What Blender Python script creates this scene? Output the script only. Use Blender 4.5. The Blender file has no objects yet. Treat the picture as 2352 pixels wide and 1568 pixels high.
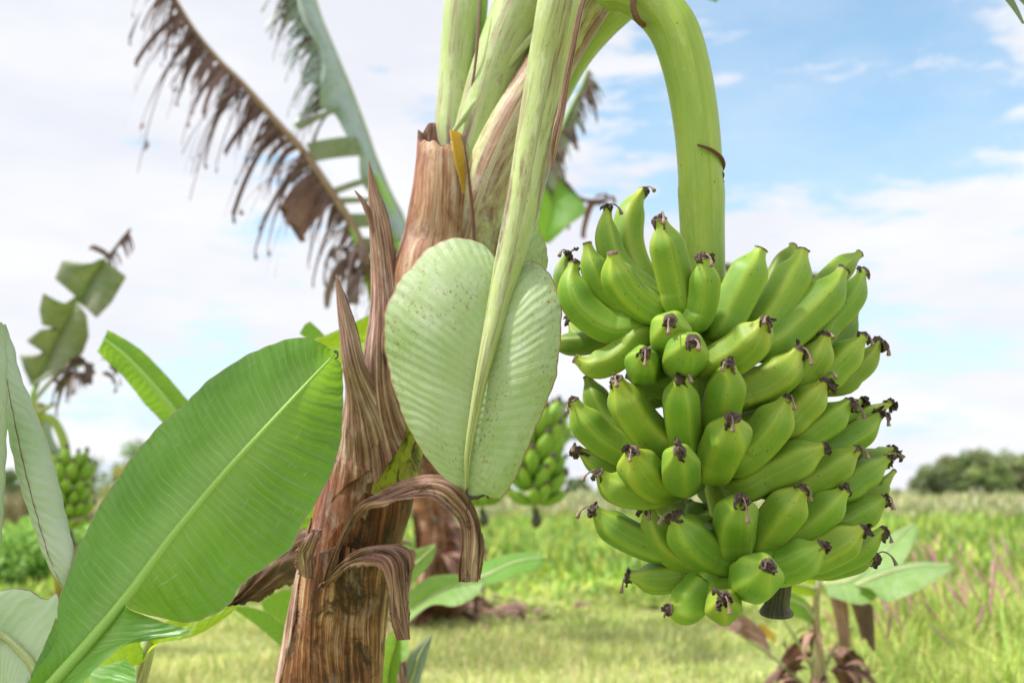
import bpy, math, random
import numpy as np
rng = np.random.default_rng(7)
random.seed(7)
SC = bpy.context.scene
COL = SC.collection
R = math.radians
# ------------------------------------------------------------------ camera
F = 2287.0; PITCH = R(8.48); CZ = 0.95
cp, sp = math.cos(PITCH), math.sin(PITCH)
cam_d = bpy.data.cameras.new('camera'); cam = bpy.data.objects.new('camera', cam_d); COL.objects.link(cam)
cam.location = (0, 0, CZ); cam.rotation_euler = (R(90) + PITCH, 0, 0)
cam_d.sensor_width = 36; cam_d.lens = 35; cam_d.clip_start = 0.02; cam_d.clip_end = 3000
cam_d.dof.use_dof = True; cam_d.dof.focus_distance = 1.43; cam_d.dof.aperture_fstop = 3.4
SC.camera = cam

def P(x, y, d):
    """point of the place seen in direction (x, y) at depth d metres"""
    lx = (x - 1176) / F * d; ly = (784 - y) / F * d
    return np.array((lx, d * cp - ly * sp, CZ + d * sp + ly * cp))

def PP(pts):
    return np.array([P(*p[:3]) for p in pts])

def ground_at(x, y):
    ly = (784 - y) / F
    dz = sp + ly * cp
    d = -CZ / dz
    return P(x, y, d)

# ------------------------------------------------------------------ mesh helpers
class MB:
    def __init__(s): s.v = []; s.f = []; s.uv = []; s.c = []; s.mi = []; s.n = 0
    def grid(s, A, wrap=False, U=None, V=None, tint=None, mi=0, cap0=False, cap1=False):
        A = np.asarray(A, float); m, n = A.shape[:2]
        if U is None: U = np.tile(np.linspace(0, 1, n), (m, 1))
        if V is None:
            L = np.concatenate([[0], np.cumsum(np.linalg.norm(np.diff(A.mean(1), axis=0), axis=1))])
            V = np.tile(L[:, None], (1, n))
        s.v.append(A.reshape(-1, 3)); s.uv.append(np.stack([U, V], -1).reshape(-1, 2))
        t = np.ones((m * n, 4))
        if tint is not None:
            t[:, :3] = np.broadcast_to(np.asarray(tint, float), (m, n, 3)).reshape(-1, 3)
        s.c.append(t)
        i, j = np.meshgrid(np.arange(m - 1), np.arange(n if wrap else n - 1), indexing='ij')
        j2 = (j + 1) % n
        q = np.stack([i * n + j, i * n + j2, (i + 1) * n + j2, (i + 1) * n + j], -1).reshape(-1, 4) + s.n
        s.f.extend(q.tolist()); s.mi.extend([mi] * len(q))
        if cap0: s.f.append([s.n + k for k in range(n)][::-1]); s.mi.append(mi)
        if cap1: s.f.append([s.n + (m - 1) * n + k for k in range(n)]); s.mi.append(mi)
        s.n += m * n
        return s
    def build(s, name, mat, parent=None, smooth=True, at=None):
        V = np.concatenate(s.v); 
        O = np.array(at, float) if at is not None else (V.min(0) + V.max(0)) / 2
        me = bpy.data.meshes.new(name)
        me.from_pydata((V - O).tolist(), [], s.f)
        uvs = np.concatenate(s.uv); C = np.concatenate(s.c)
        lv = np.empty(len(me.loops), np.int32); me.loops.foreach_get('vertex_index', lv)
        ul = me.uv_layers.new(name='UVMap'); ul.data.foreach_set('uv', uvs[lv].astype(np.float32).ravel())
        ca = me.color_attributes.new('tint', 'FLOAT_COLOR', 'POINT'); ca.data.foreach_set('color', C.astype(np.float32).ravel())
        for m in (mat if isinstance(mat, (list, tuple)) else [mat]): me.materials.append(m)
        if len(me.materials) > 1: me.polygons.foreach_set('material_index', s.mi)
        if smooth: me.polygons.foreach_set('use_smooth', [True] * len(me.polygons))
        me.update()
        o = bpy.data.objects.new(name, me); COL.objects.link(o)
        put(o, O, parent)
        return o

WL = {}
def put(o, loc, parent):
    loc = np.array(loc, float); WL[o.name] = loc
    if parent is not None:
        o.parent = parent; o.location = loc - WL[parent.name]
    else: o.location = loc

def tag(o, label=None, cat=None, group=None, kind=None):
    if label: o['label'] = label
    if cat: o['category'] = cat
    if group: o['group'] = group
    if kind: o['kind'] = kind
    return o

def empty(name, loc, label, cat, group=None):
    o = bpy.data.objects.new(name, None); COL.objects.link(o); o.empty_display_size = .1
    put(o, loc, None); return tag(o, label, cat, group)

def spl(pts, n):
    """smooth curve through the points (any number of columns), evenly resampled"""
    p = np.asarray(pts, float)
    if len(p) == 2: return p[0] + (p[1] - p[0]) * np.linspace(0, 1, n)[:, None]
    q = np.vstack([2 * p[0] - p[1], p, 2 * p[-1] - p[-2]])
    out = []
    for i in range(1, len(q) - 2):
        a, b, c, d = q[i - 1:i + 3]
        for t in np.linspace(0, 1, 16, endpoint=False):
            out.append(.5 * (2 * b + (c - a) * t + (2 * a - 5 * b + 4 * c - d) * t * t + (3 * b - a - 3 * c + d) * t ** 3))
    out.append(p[-1]); out = np.array(out)
    L = np.concatenate([[0], np.cumsum(np.linalg.norm(np.diff(out[:, :3], axis=0), axis=1))])
    s = np.linspace(0, L[-1], n)
    return np.stack([np.interp(s, L, out[:, k]) for k in range(out.shape[1])], -1)

def nrm(v): return v / (np.linalg.norm(v, axis=-1, keepdims=True) + 1e-12)

def frames(path, ref=None):
    T = nrm(np.gradient(path, axis=0))
    N = np.zeros_like(T)
    r = np.array(ref if ref is not None else (0, -1, 0), float)
    r = r - T[0] * r.dot(T[0])
    if np.linalg.norm(r) < 1e-3:
        r = np.array((0, 0, 1.)) - T[0] * T[0][2]
    N[0] = nrm(r)
    for i in range(1, len(T)):
        v = N[i - 1] - T[i] * N[i - 1].dot(T[i]); N[i] = nrm(v)
    return T, N, np.cross(T, N)

def tube(mb, path, rad, n=24, th0=0, th1=2 * math.pi, ref=None, shape=None, tint=None, mi=0, cap0=False, cap1=False, flat=1.0, wob=0):
    path = np.asarray(path, float); m = len(path)
    T, N, B = frames(path, ref)
    wrap = abs(np.mean(np.asarray(th1) - np.asarray(th0)) - 2 * math.pi) < 1e-6
    th0 = np.broadcast_to(th0, m); th1 = np.broadcast_to(th1, m)
    k = np.linspace(0, 1, n, endpoint=not wrap)
    th = th0[:, None] + (th1 - th0)[:, None] * k
    rr = np.broadcast_to(np.asarray(rad, float)[..., None] if np.ndim(rad) else rad, (m, 1)) * np.ones((m, n))
    if shape is not None: rr = rr * shape(th, np.linspace(0, 1, m)[:, None])
    if wob: rr = rr * (1 + wob * wobble(th, np.linspace(0, 1, m)[:, None]))
    A = path[:, None] + N[:, None] * (np.cos(th) * rr)[..., None] * flat + B[:, None] * (np.sin(th) * rr)[..., None]
    U = th / (2 * math.pi)
    mb.grid(A, wrap, U=U, tint=tint, mi=mi, cap0=cap0, cap1=cap1)
    return A

def wobble(th, s):
    ph = rng.uniform(0, 6.28, 8)
    return (.4 * np.sin(2 * th + 5 * s + ph[0]) + .3 * np.sin(3 * th - 9 * s + ph[1]) + .25 * np.sin(5 * th + 7 * s + ph[2])
            + .2 * np.sin(7 * th + 21 * s + ph[3]) + .12 * np.sin(13 * th - 15 * s + ph[4]) + .2 * np.sin(th + 30 * s + ph[5]))

def pxpath(pts, n):
    """pts rows (x, y, depth, radius in px): path and metric radii"""
    q = np.array([list(P(p[0], p[1], p[2])) + [p[3] * p[2] / F] for p in pts])
    s = spl(q, n); return s[:, :3], s[:, 3]

# ------------------------------------------------------------------ materials
def newmat(name):
    m = bpy.data.materials.new(name); m.use_nodes = True
    nt = m.node_tree; nt.nodes.clear(); return m, nt
class NT:
    def __init__(s, nt): s.nt = nt
    def n(s, t, **k):
        o = s.nt.nodes.new(t)
        for a, b in k.items(): setattr(o, a, b)
        return o
    def l(s, a, b): s.nt.links.new(a, b)
    def math(s, op, a, b=None, clamp=False):
        o = s.n('ShaderNodeMath', operation=op, use_clamp=clamp)
        for i, x in enumerate((a, b)):
            if x is None: continue
            if isinstance(x, (int, float)): o.inputs[i].default_value = x
            else: s.l(x, o.inputs[i])
        return o.outputs[0]
    def noise(s, vec, scale, detail=4, rough=.55, dist=0):
        o = s.n('ShaderNodeTexNoise'); s.l(vec, o.inputs['Vector'])
        o.inputs['Scale'].default_value = scale; o.inputs['Detail'].default_value = detail
        o.inputs['Roughness'].default_value = rough; o.inputs['Distortion'].default_value = dist
        return o.outputs['Fac']
    def ramp(s, fac, stops):
        o = s.n('ShaderNodeValToRGB'); s.l(fac, o.inputs[0]); e = o.color_ramp.elements
        while len(e) < len(stops): e.new(.5)
        for k, (p, c) in enumerate(stops):
            e[k].position = p
            e[k].color = (c, c, c, 1) if isinstance(c, (int, float)) else (*c, 1)
        return o.outputs[0]
    def mix(s, fac, a, b, mode='MIX'):
        o = s.n('ShaderNodeMix', data_type='RGBA', blend_type=mode)
        for i, x in ((0, fac), (6, a), (7, b)):
            if isinstance(x, (int, float)): o.inputs[i].default_value = x
            elif isinstance(x, tuple): o.inputs[i].default_value = (*x, 1)
            else: s.l(x, o.inputs[i])
        return o.outputs[2]
    def scale(s, vec, sc, loc=(0, 0, 0)):
        o = s.n('ShaderNodeMapping'); s.l(vec, o.inputs[0]); o.inputs['Scale'].default_value = sc; o.inputs['Location'].default_value = loc
        return o.outputs[0]
    def bump(s, h, strength, dist, normal=None):
        o = s.n('ShaderNodeBump'); s.l(h, o.inputs['Height']); o.inputs['Strength'].default_value = strength
        o.inputs['Distance'].default_value = dist
        if normal is not None: s.l(normal, o.inputs['Normal'])
        return o.outputs[0]
    def out(s, sh): o = s.n('ShaderNodeOutputMaterial'); s.l(sh, o.inputs[0])
    def prin(s, col, rough=.5, normal=None, sss=0, spec=.5, sheen=0, coat=0):
        o = s.n('ShaderNodeBsdfPrincipled')
        if isinstance(col, tuple): o.inputs['Base Color'].default_value = (*col, 1)
        else: s.l(col, o.inputs['Base Color'])
        if isinstance(rough, (int, float)): o.inputs['Roughness'].default_value = rough
        else: s.l(rough, o.inputs['Roughness'])
        o.inputs['Specular IOR Level'].default_value = spec
        if normal is not None: s.l(normal, o.inputs['Normal'])
        if sss:
            o.inputs['Subsurface Weight'].default_value = sss; o.inputs['Subsurface Radius'].default_value = (.4, 1, .1)
            o.inputs['Subsurface Scale'].default_value = .006
        if sheen: o.inputs['Sheen Weight'].default_value = sheen
        if coat: o.inputs['Coat Weight'].default_value = coat
        return o.outputs[0]
    def shmix(s, fac, a, b):
        o = s.n('ShaderNodeMixShader')
        if isinstance(fac, (int, float)): o.inputs[0].default_value = fac
        else: s.l(fac, o.inputs[0])
        s.l(a, o.inputs[1]); s.l(b, o.inputs[2]); return o.outputs[0]
    def transl(s, col, normal=None):
        o = s.n('ShaderNodeBsdfTranslucent')
        if isinstance(col, tuple): o.inputs[0].default_value = (*col, 1)
        else: s.l(col, o.inputs[0])
        if normal is not None: s.l(normal, o.inputs['Normal'])
        return o.outputs[0]
    def uv(s): return s.n('ShaderNodeTexCoord').outputs['UV']
    def obj(s): return s.n('ShaderNodeTexCoord').outputs['Object']
    def sep(s, v):
        o = s.n('ShaderNodeSeparateXYZ'); s.l(v, o.inputs[0]); return o.outputs
    def tint(s): return s.n('ShaderNodeVertexColor', layer_name='tint').outputs[0]

def leaf_mat(name, col, col2, trans, tw=.35, vein=(.3, .45, .15), veinf=85., veinamt=.35, rough=.42, bump=.5, spots=0., bloom=0.,
             rim=(.36, .18, .12), spotcol=(.16, .07, .02), scratch=0., cen=0.):
    m, nt = newmat(name); g = NT(nt)
    uv = g.uv(); u, v, _ = g.sep(uv)
    au = g.math('ABSOLUTE', g.math('SUBTRACT', g.math('MULTIPLY', u, 2.0), 1.0))
    # side veins: fine ribs leaving the midrib
    wob = g.noise(g.scale(uv, (1.3, 5, 1)), 2.0, 2)
    ph = g.math('ADD', g.math('MULTIPLY', v, veinf), g.math('MULTIPLY', wob, 2.4))
    fr = g.math('FRACT', ph)
    tri = g.math('ABSOLUTE', g.math('SUBTRACT', fr, .5))          # 0 centre of rib gap .. .5 rib
    rib = g.ramp(tri, [(0.34, 0.), (.44, .45), (.5, 1.)])
    fine = g.noise(g.scale(uv, (1.5, 700, 1)), 1.0, 2)
    big = g.noise(g.obj(), 7., 4)
    c = g.mix(g.ramp(big, [(.35, 0.), (.65, 1.)]), col, col2)
    near = g.ramp(au, [(0., 1.), (.5, .55), (1., .25)])
    irregular = g.ramp(g.noise(g.scale(uv, (2, 20, 1)), 3., 3), [(.3, .25), (.7, 1.)])
    c = g.mix(g.math('MULTIPLY', g.math('MULTIPLY', rib, near), g.math('MULTIPLY', irregular, veinamt)), c, vein)
    c = g.mix(g.math('MULTIPLY', g.math('SUBTRACT', fine, .4), .35), c, vein)
    if cen: c = g.mix(g.ramp(au, [(0., cen), (.45, 0.)]), c, vein)
    if bloom:
        bl = g.ramp(g.noise(g.scale(uv, (3, 9, 1)), 2.2, 6, .65), [(.42, 0.), (.72, 1.)])
        c = g.mix(g.math('MULTIPLY', bl, bloom), c, (.60, .66, .58))
    if scratch:
        sc = g.ramp(g.noise(g.scale(uv, (60, 14, 1)), 1.6, 3, .5, 1.5), [(.665, 0.), (.70, 1.)])
        c = g.mix(g.math('MULTIPLY', sc, scratch), c, (.55, .62, .5))
    if spots:
        st = g.noise(g.scale(uv, (26, 110, 1)), 1.6, 3, .6)
        area = g.ramp(g.noise(g.scale(uv, (2.5, 5, 1)), 1.4, 2), [(.42, 0.), (.6, 1.)])
        sm = g.math('MULTIPLY', g.ramp(st, [(.56, 0.), (.66, 1.)]), area)
        c = g.mix(g.math('MULTIPLY', sm, spots), c, spotcol)
        dot = g.ramp(g.noise(g.scale(uv, (20, 60, 1)), 3.4, 1), [(.76, 0.), (.79, 1.)])
        c = g.mix(g.math('MULTIPLY', dot, .7 * min(1, spots * 1.4)), c, (.03, .02, .015))
    edge = g.ramp(g.math('ADD', au, g.math('MULTIPLY', g.noise(g.scale(uv, (1, 60, 1)), 1., 3), .02)), [(.988, 0.), (1.0, 1.)])
    c = g.mix(edge, c, rim)
    h = g.math('ADD', g.math('MULTIPLY', tri, 1.0), g.math('MULTIPLY', fine, .25))
    nb = g.bump(h, bump, .006)
    nb = g.bump(g.noise(g.obj(), 60., 3), .15, .004, nb)
    tc = g.mix(g.math('MULTIPLY', rib, .3), trans, col)
    tc = g.mix(edge, tc, rim)
    g.out(g.shmix(tw, g.prin(c, rough, nb, spec=.45), g.transl(tc, nb)))
    return m

def stalk_mat(name, c1, c2, dark=(.05, .035, .02), bloom=.5, spots=.5, rough=.42, lines=.25, brown=None, brownamt=0., bumpd=.0015, sss=.15):
    m, nt = newmat(name); g = NT(nt)
    uv = g.uv()
    big = g.noise(g.scale(uv, (3, 2.2, 1)), 2., 4)
    c = g.mix(g.ramp(big, [(.35, 0.), (.65, 1.)]), c1, c2)
    fib = g.noise(g.scale(uv, (60, 1.2, 1)), 1.6, 4, .6)
    c = g.mix(g.math('MULTIPLY', g.ramp(fib, [(.35, 0.), (.7, 1.)]), lines), c, tuple(min(1, x * 1.7 + .03) for x in c1))
    c = g.mix(g.math('MULTIPLY', g.ramp(fib, [(.3, 1.), (.5, 0.)]), lines), c, tuple(x * .55 for x in c2))
    if brown is not None:
        b1 = g.noise(g.scale(uv, (5, 3.2, 1)), 1.7, 6, .68, .6)
        bm = g.ramp(b1, [(.5 - brownamt * .35, 0.), (.62 - brownamt * .3, 1.)])
        bc = g.mix(g.ramp(g.noise(g.scale(uv, (30, 3, 1)), 2, 5), [(.35, 0.), (.65, 1.)]), brown, tuple(x * .4 for x in brown))
        c = g.mix(bm, c, bc)
    if bloom:
        bl = g.ramp(g.noise(g.scale(uv, (14, 22, 1)), 1.6, 7, .72, .5), [(.5, 0.), (.66, 1.)])
        area = g.ramp(g.noise(g.scale(uv, (2, 3, 1)), 1.5, 2), [(.4, 0.), (.6, 1.)])
        c = g.mix(g.math('MULTIPLY', g.math('MULTIPLY', bl, area), bloom), c, (.62, .66, .6))
    if spots:
        v = g.n('ShaderNodeTexVoronoi'); g.l(g.scale(uv, (16, 34, 1)), v.inputs['Vector']); v.inputs['Scale'].default_value = 1.5
        sz = g.math('MULTIPLY', g.sep(v.outputs['Color'])[0], .14)
        sm = g.math('LESS_THAN', g.math('ADD', v.outputs['Distance'], g.math('MULTIPLY', g.noise(uv, 90, 2), .05)), g.math('SUBTRACT', sz, .01))
        c = g.mix(g.math('MULTIPLY', sm, spots), c, dark)
    nb = g.bump(fib, .5, bumpd)
    nb = g.bump(g.noise(g.obj(), 35, 4), .35, .004, nb)
    g.out(g.prin(c, rough, nb, sss=sss))
    return m

def dry_mat(name, stops, tw=.12, rough=.7, su=14, sv=1.6, bump=.9, bumpd=.004, pale=.4, green=None, patch=.0, blot=.5, bt=.58):
    """dry fibrous sheath: long streaks along v"""
    m, nt = newmat(name); g = NT(nt)
    uv = g.uv()
    warp = g.noise(g.scale(uv, (3, 4, 1)), 1.5, 3)
    wv = g.n('ShaderNodeVectorMath', operation='ADD'); g.l(uv, wv.inputs[0])
    cb = g.n('ShaderNodeCombineXYZ'); g.l(g.math('MULTIPLY', warp, .05), cb.inputs[0]); g.l(cb.outputs[0], wv.inputs[1])
    uw = wv.outputs[0]
    n1 = g.noise(g.scale(uw, (su, sv, 1)), 2.0, 8, .68)
    n2 = g.noise(g.scale(uw, (su * 5, sv * 2, 1)), 2.0, 5, .6)
    nb_ = g.noise(g.scale(uw, (3.5, 4.5, 1)), 1.6, 6, .65)
    f = g.math('ADD', g.math('ADD', g.math('MULTIPLY', n1, .5), g.math('MULTIPLY', n2, .22)), g.math('MULTIPLY', nb_, .28))
    c = g.ramp(f, stops)
    bl = g.ramp(g.noise(g.scale(uw, (7, 9, 1)), 1.7, 7, .7, .8), [(bt, 0.), (bt + .10, 1.)])
    pl = g.ramp(g.noise(g.scale(uw, (6, 5, 1)), 1.9, 7, .7, .3), [(.52, 0.), (.72, 1.)])
    c = g.mix(g.math('MULTIPLY', pl, pale), c, (.58, .50, .46))
    if green is not None:
        gm = g.ramp(g.noise(g.scale(uv, (2.2, 3.5, 1)), 1.3, 5, .6), [(.52 - patch * .3, 0.), (.6 - patch * .3, 1.)])
        c = g.mix(gm, c, green)
    c = g.mix(g.math('MULTIPLY', bl, blot), c, (.035, .018, .012))
    speck = g.ramp(g.noise(g.scale(uv, (60, 90, 1)), 1.2, 2), [(.68, 0.), (.74, 1.)])
    c = g.mix(g.math('MULTIPLY', speck, .6), c, (.04, .02, .015))
    c = g.mix(1.0, c, g.tint(), 'MULTIPLY')
    b = g.bump(g.math('ADD', g.math('MULTIPLY', n1, .7), g.math('MULTIPLY', n2, .4)), bump, bumpd)
    b = g.bump(nb_, .4, bumpd * 2.5, b)
    s = g.prin(c, rough, b, spec=.3)
    if tw: s = g.shmix(tw, s, g.transl(c, b))
    g.out(s); return m

def banana_mat(name, base, light, dull=0.):
    m, nt = newmat(name); g = NT(nt)
    uv = g.uv(); u, v, _ = g.sep(uv)
    t = g.tint()
    k = g.math('ABSOLUTE', g.math('SUBTRACT', g.math('FRACT', g.math('MULTIPLY', u, 5.0)), .5))
    ridge = g.ramp(g.math('ADD', k, g.math('MULTIPLY', g.noise(g.obj(), 30, 2), .03)), [(.22, 0.), (.54, 1.)])
    big = g.noise(g.obj(), 14., 3)
    c = g.mix(g.ramp(big, [(.3, 0.), (.7, 1.)]), base, tuple(a * .78 + b * .22 for a, b in zip(base, light)))
    c = g.mix(g.math('MULTIPLY', ridge, .36), c, light)
    endp = g.ramp(v, [(0.0, 1.), (.16, .0)])          # ripening paler at the tip
    c = g.mix(g.math('MULTIPLY', endp, .5), c, light)
    c = g.mix(1.0, c, t, 'MULTIPLY')
    st = g.noise(g.scale(uv, (40, 3, 1)), 2., 3)
    c = g.mix(g.math('MULTIPLY', g.ramp(st, [(.4, 0.), (.7, 1.)]), .12), c, tuple(x * .5 for x in base))
    # specks
    sp1 = g.n('ShaderNodeTexVoronoi'); g.l(g.obj(), sp1.inputs['Vector']); sp1.inputs['Scale'].default_value = 190
    rnd = g.sep(sp1.outputs['Color'])[0]
    near = g.math('LESS_THAN', sp1.outputs['Distance'], g.math('MULTIPLY', g.math('SUBTRACT', rnd, .78), 1.25))
    c = g.mix(g.math('MULTIPLY', near, .65), c, (.09, .06, .025))
    sp2 = g.n('ShaderNodeTexVoronoi'); g.l(g.obj(), sp2.inputs['Vector']); sp2.inputs['Scale'].default_value = 60
    rnd2 = g.sep(sp2.outputs['Color'])[1]
    near2 = g.math('LESS_THAN', sp2.outputs['Distance'], g.math('MULTIPLY', g.math('SUBTRACT', rnd2, .88), 1.1))
    c = g.mix(g.math('MULTIPLY', near2, .75), c, (.10, .05, .02))
    sc2 = g.ramp(g.noise(g.obj(), 38, 7, .72, .8), [(.60, 0.), (.72, 1.)])
    c = g.mix(g.math('MULTIPLY', sc2, .28), c, (.24, .21, .07))
    scr = g.ramp(g.noise(g.scale(g.obj(), (60, 12, 60)), 1.5, 3, .5, 1.), [(.74, 0.), (.77, 1.)])
    c = g.mix(g.math('MULTIPLY', scr, .3), c, (.5, .55, .35))
    scar = g.ramp(g.math('ADD', v, g.math('MULTIPLY', g.noise(g.obj(), 260, 2), .012)), [(.008, 1.), (.022, 0.)])
    c = g.mix(scar, c, (.10, .065, .05))
    nb = g.bump(g.noise(g.obj(), 240, 3), .12, .0006)
    nb = g.bump(g.noise(g.obj(), 45, 2), .2, .002, nb)
    g.out(g.prin(c, g.math('ADD', .44, g.math('MULTIPLY', big, .18)), nb, sss=.0, spec=.45))
    return m

def tinted_mat(name, col, tw=.3, rough=.6, tscale=1.5, noise=0.):
    m, nt = newmat(name); g = NT(nt)
    c = g.mix(1.0, col, g.tint(), 'MULTIPLY')
    if noise:
        f = g.noise(g.obj(), noise, 5)
        c = g.mix(g.ramp(f, [(.35, 0.), (.65, .7)]), c, tuple(x * .45 for x in col))
    s = g.prin(c, rough, spec=.3)
    if tw:
        tc = g.mix(1.0, c, (min(1, tscale * 1.1), min(1.0, tscale), .5 * tscale), 'MULTIPLY')
        s = g.shmix(tw, s, g.transl(tc))
    g.out(s); return m

M = {}
M['banana'] = banana_mat('banana_peel', (.125, .27, .022), (.52, .60, .09))
M['banana_far'] = banana_mat('far_banana_peel', (.15, .32, .03), (.40, .56, .07))
M['remnant'] = dry_mat('withered_flower', [(.3, (.028, .018, .016)), (.5, (.10, .065, .055)), (.7, (.28, .21, .19))], tw=0, su=3, sv=60, pale=.25, blot=.3, bumpd=.002)
M['peduncle'] = stalk_mat('fruit_stalk_skin', (.23, .35, .04), (.36, .46, .07), bloom=.2, spots=.9, lines=.22, rough=.36)
M['midrib_pale'] = stalk_mat('pale_leaf_stalk', (.38, .46, .17), (.48, .54, .26), bloom=.75, spots=.7, lines=.25, brown=(.36, .27, .16), brownamt=.06)
M['petiole'] = stalk_mat('petiole_skin', (.36, .46, .17), (.46, .55, .25), bloom=.7, spots=.4, lines=.12, brown=(.45, .30, .25), brownamt=.0)
M['petiole_brown'] = stalk_mat('browning_petiole', (.46, .50, .22), (.56, .52, .32), bloom=.8, spots=.4, lines=.1, brown=(.40, .22, .14), brownamt=.25)
M['midrib_green'] = stalk_mat('green_midrib', (.25, .45, .07), (.32, .52, .10), bloom=.2, spots=.1, lines=.3)
M['leaf_under'] = leaf_mat('leaf_underside', (.33, .46, .20), (.41, .52, .28), (.34, .5, .12), tw=.2, vein=(.50, .58, .38), veinf=85, veinamt=.3, bloom=.55, spots=.95, bump=.32, rough=.5, spotcol=(.26, .12, .05), scratch=.6)
M['leaf_big'] = leaf_mat('broad_green_leaf', (.036, .165, .016), (.12, .33, .04), (.34, .62, .03), tw=.33, vein=(.46, .62, .32), veinf=90, veinamt=.95, bump=.35, cen=.38, rough=.33, scratch=.55, bloom=.08, rim=(.30, .30, .18))
M['leaf_pale'] = leaf_mat('pale_rolled_leaf', (.42, .56, .34), (.60, .68, .56), (.4, .62, .12), tw=.25, vein=(.50, .58, .48), veinf=55, veinamt=.35, bloom=.5, bump=.5, rim=(.25, .08, .12))
M['leaf_green'] = leaf_mat('green_leaf', (.09, .26, .04), (.13, .32, .05), (.36, .62, .03), tw=.45, vein=(.28, .45, .15), veinf=45, veinamt=.35, bloom=.1)
M['leaf_soft'] = leaf_mat('soft_green_leaf', (.17, .32, .07), (.25, .40, .12), (.34, .55, .06), tw=.3, vein=(.40, .52, .3), veinf=30, veinamt=.3, bloom=.25)
M['leaf_lime'] = leaf_mat('sunlit_lime_leaf', (.16, .34, .03), (.2, .38, .04), (.60, .82, .03), tw=.6, vein=(.35, .5, .12), veinf=45, veinamt=.3)
M['leaf_blue'] = leaf_mat('bluish_leaf_underside', (.24, .33, .29), (.33, .42, .40), (.2, .32, .16), tw=.15, vein=(.33, .42, .36), veinf=16, veinamt=.25, bloom=.35)
M['leaf_torn'] = leaf_mat('tattered_leaf', (.14, .20, .08), (.22, .25, .16), (.22, .30, .06), tw=.2, vein=(.3, .34, .24), veinf=20, veinamt=.25, spots=.8, spotcol=(.25, .10, .02), bloom=.25)
BR = [(.42, (.018, .007, .005)), (.48, (.12, .042, .022)), (.53, (.33, .14, .065)), (.585, (.54, .35, .22)), (.66, (.80, .70, .62))]
M['stem_dry'] = dry_mat('pseudostem_fibre', BR, tw=0, su=34, sv=1.5, pale=.45, blot=.95, rough=.4, bump=.5, bt=.51)
M['stem_mix'] = dry_mat('pseudostem_green_brown', [(.36, (.05, .02, .012)), (.48, (.15, .055, .025)), (.62, (.26, .13, .05))], tw=0, su=8, sv=2, pale=.15, green=(.36, .40, .04), patch=.36, blot=1., bt=.50, rough=.42)
M['sheath_red'] = dry_mat('reddish_dry_sheath', [(.41, (.05, .016, .011)), (.48, (.17, .06, .04)), (.54, (.30, .14, .095)), (.60, (.48, .30, .24)), (.67, (.78, .70, .68))], tw=0, su=7, sv=1.6, pale=.75, blot=.8, bump=.6, rough=.4)
M['sheath_pale'] = dry_mat('pale_dry_sheath', [(.42, (.045, .02, .022)), (.48, (.24, .11, .085)), (.535, (.50, .32, .25)), (.60, (.84, .76, .74))], tw=.04, su=20, sv=.7, pale=.5, blot=.8, bump=.5)
M['stub'] = dry_mat('cut_stub_skin', [(.40, (.13, .045, .025)), (.47, (.34, .16, .095)), (.54, (.56, .37, .24)), (.62, (.74, .66, .58))], tw=0, su=5, sv=1.4, pale=.9, blot=.5, bump=.35, rough=.5)
M['curl'] = dry_mat('curled_dead_sheath', [(.42, (.045, .02, .018)), (.48, (.22, .10, .07)), (.54, (.46, .28, .21)), (.62, (.78, .63, .55))], tw=.06, su=22, sv=1.5, pale=.35, blot=.9, bt=.53, bumpd=.003, bump=.6)
M['dark_sheath'] = dry_mat('dark_dead_sheath_skin', [(.38, (.02, .010, .008)), (.5, (.09, .04, .018)), (.64, (.26, .13, .06))], tw=0, su=6, sv=3, pale=.05, blot=.7, rough=.5)
M['pith'] = dry_mat('cut_pith', [(.35, (.06, .02, .015)), (.5, (.22, .10, .07)), (.65, (.42, .25, .2))], tw=0, su=20, sv=20, pale=.3, bump=1, bumpd=.01)
M['dead_leaf'] = dry_mat('dead_leaf_strips', [(.32, (.08, .05, .045)), (.5, (.19, .13, .115)), (.68, (.34, .26, .24))], tw=.2, su=10, sv=3, pale=.2, blot=.3)
M['dead_rib'] = dry_mat('dead_midrib', [(.36, (.14, .085, .06)), (.5, (.32, .21, .14)), (.66, (.50, .40, .28))], tw=0, su=5, sv=4, pale=.3, blot=.4)
M['black_stub'] = dry_mat('dark_stalk_end', [(.38, (.02, .022, .018)), (.5, (.07, .075, .05)), (.62, (.22, .16, .11))], tw=0, su=20, sv=4, pale=.25, rough=.45)
M['yellow_edge'] = dry_mat('yellowed_sheath_edge', [(.36, (.30, .12, .03)), (.47, (.75, .45, .06)), (.65, (.85, .62, .16))], tw=.2, su=6, sv=2, pale=.05, blot=.5)
M['grass'] = tinted_mat('grass_blades', (.50, .56, .25), tw=.25)
M['weed'] = tinted_mat('field_foliage', (.32, .46, .13), tw=.3, tscale=1.3)
M['dryfield'] = tinted_mat('dry_field_grass', (.44, .47, .27), tw=.2)
M['seed'] = tinted_mat('pink_seed_plumes', (.66, .40, .44), tw=.2)
M['crown'] = tinted_mat('tree_foliage', (.27, .32, .18), tw=.25)
M['bark'] = tinted_mat('tree_bark', (.16, .12, .09), tw=0, noise=3.)

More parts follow.
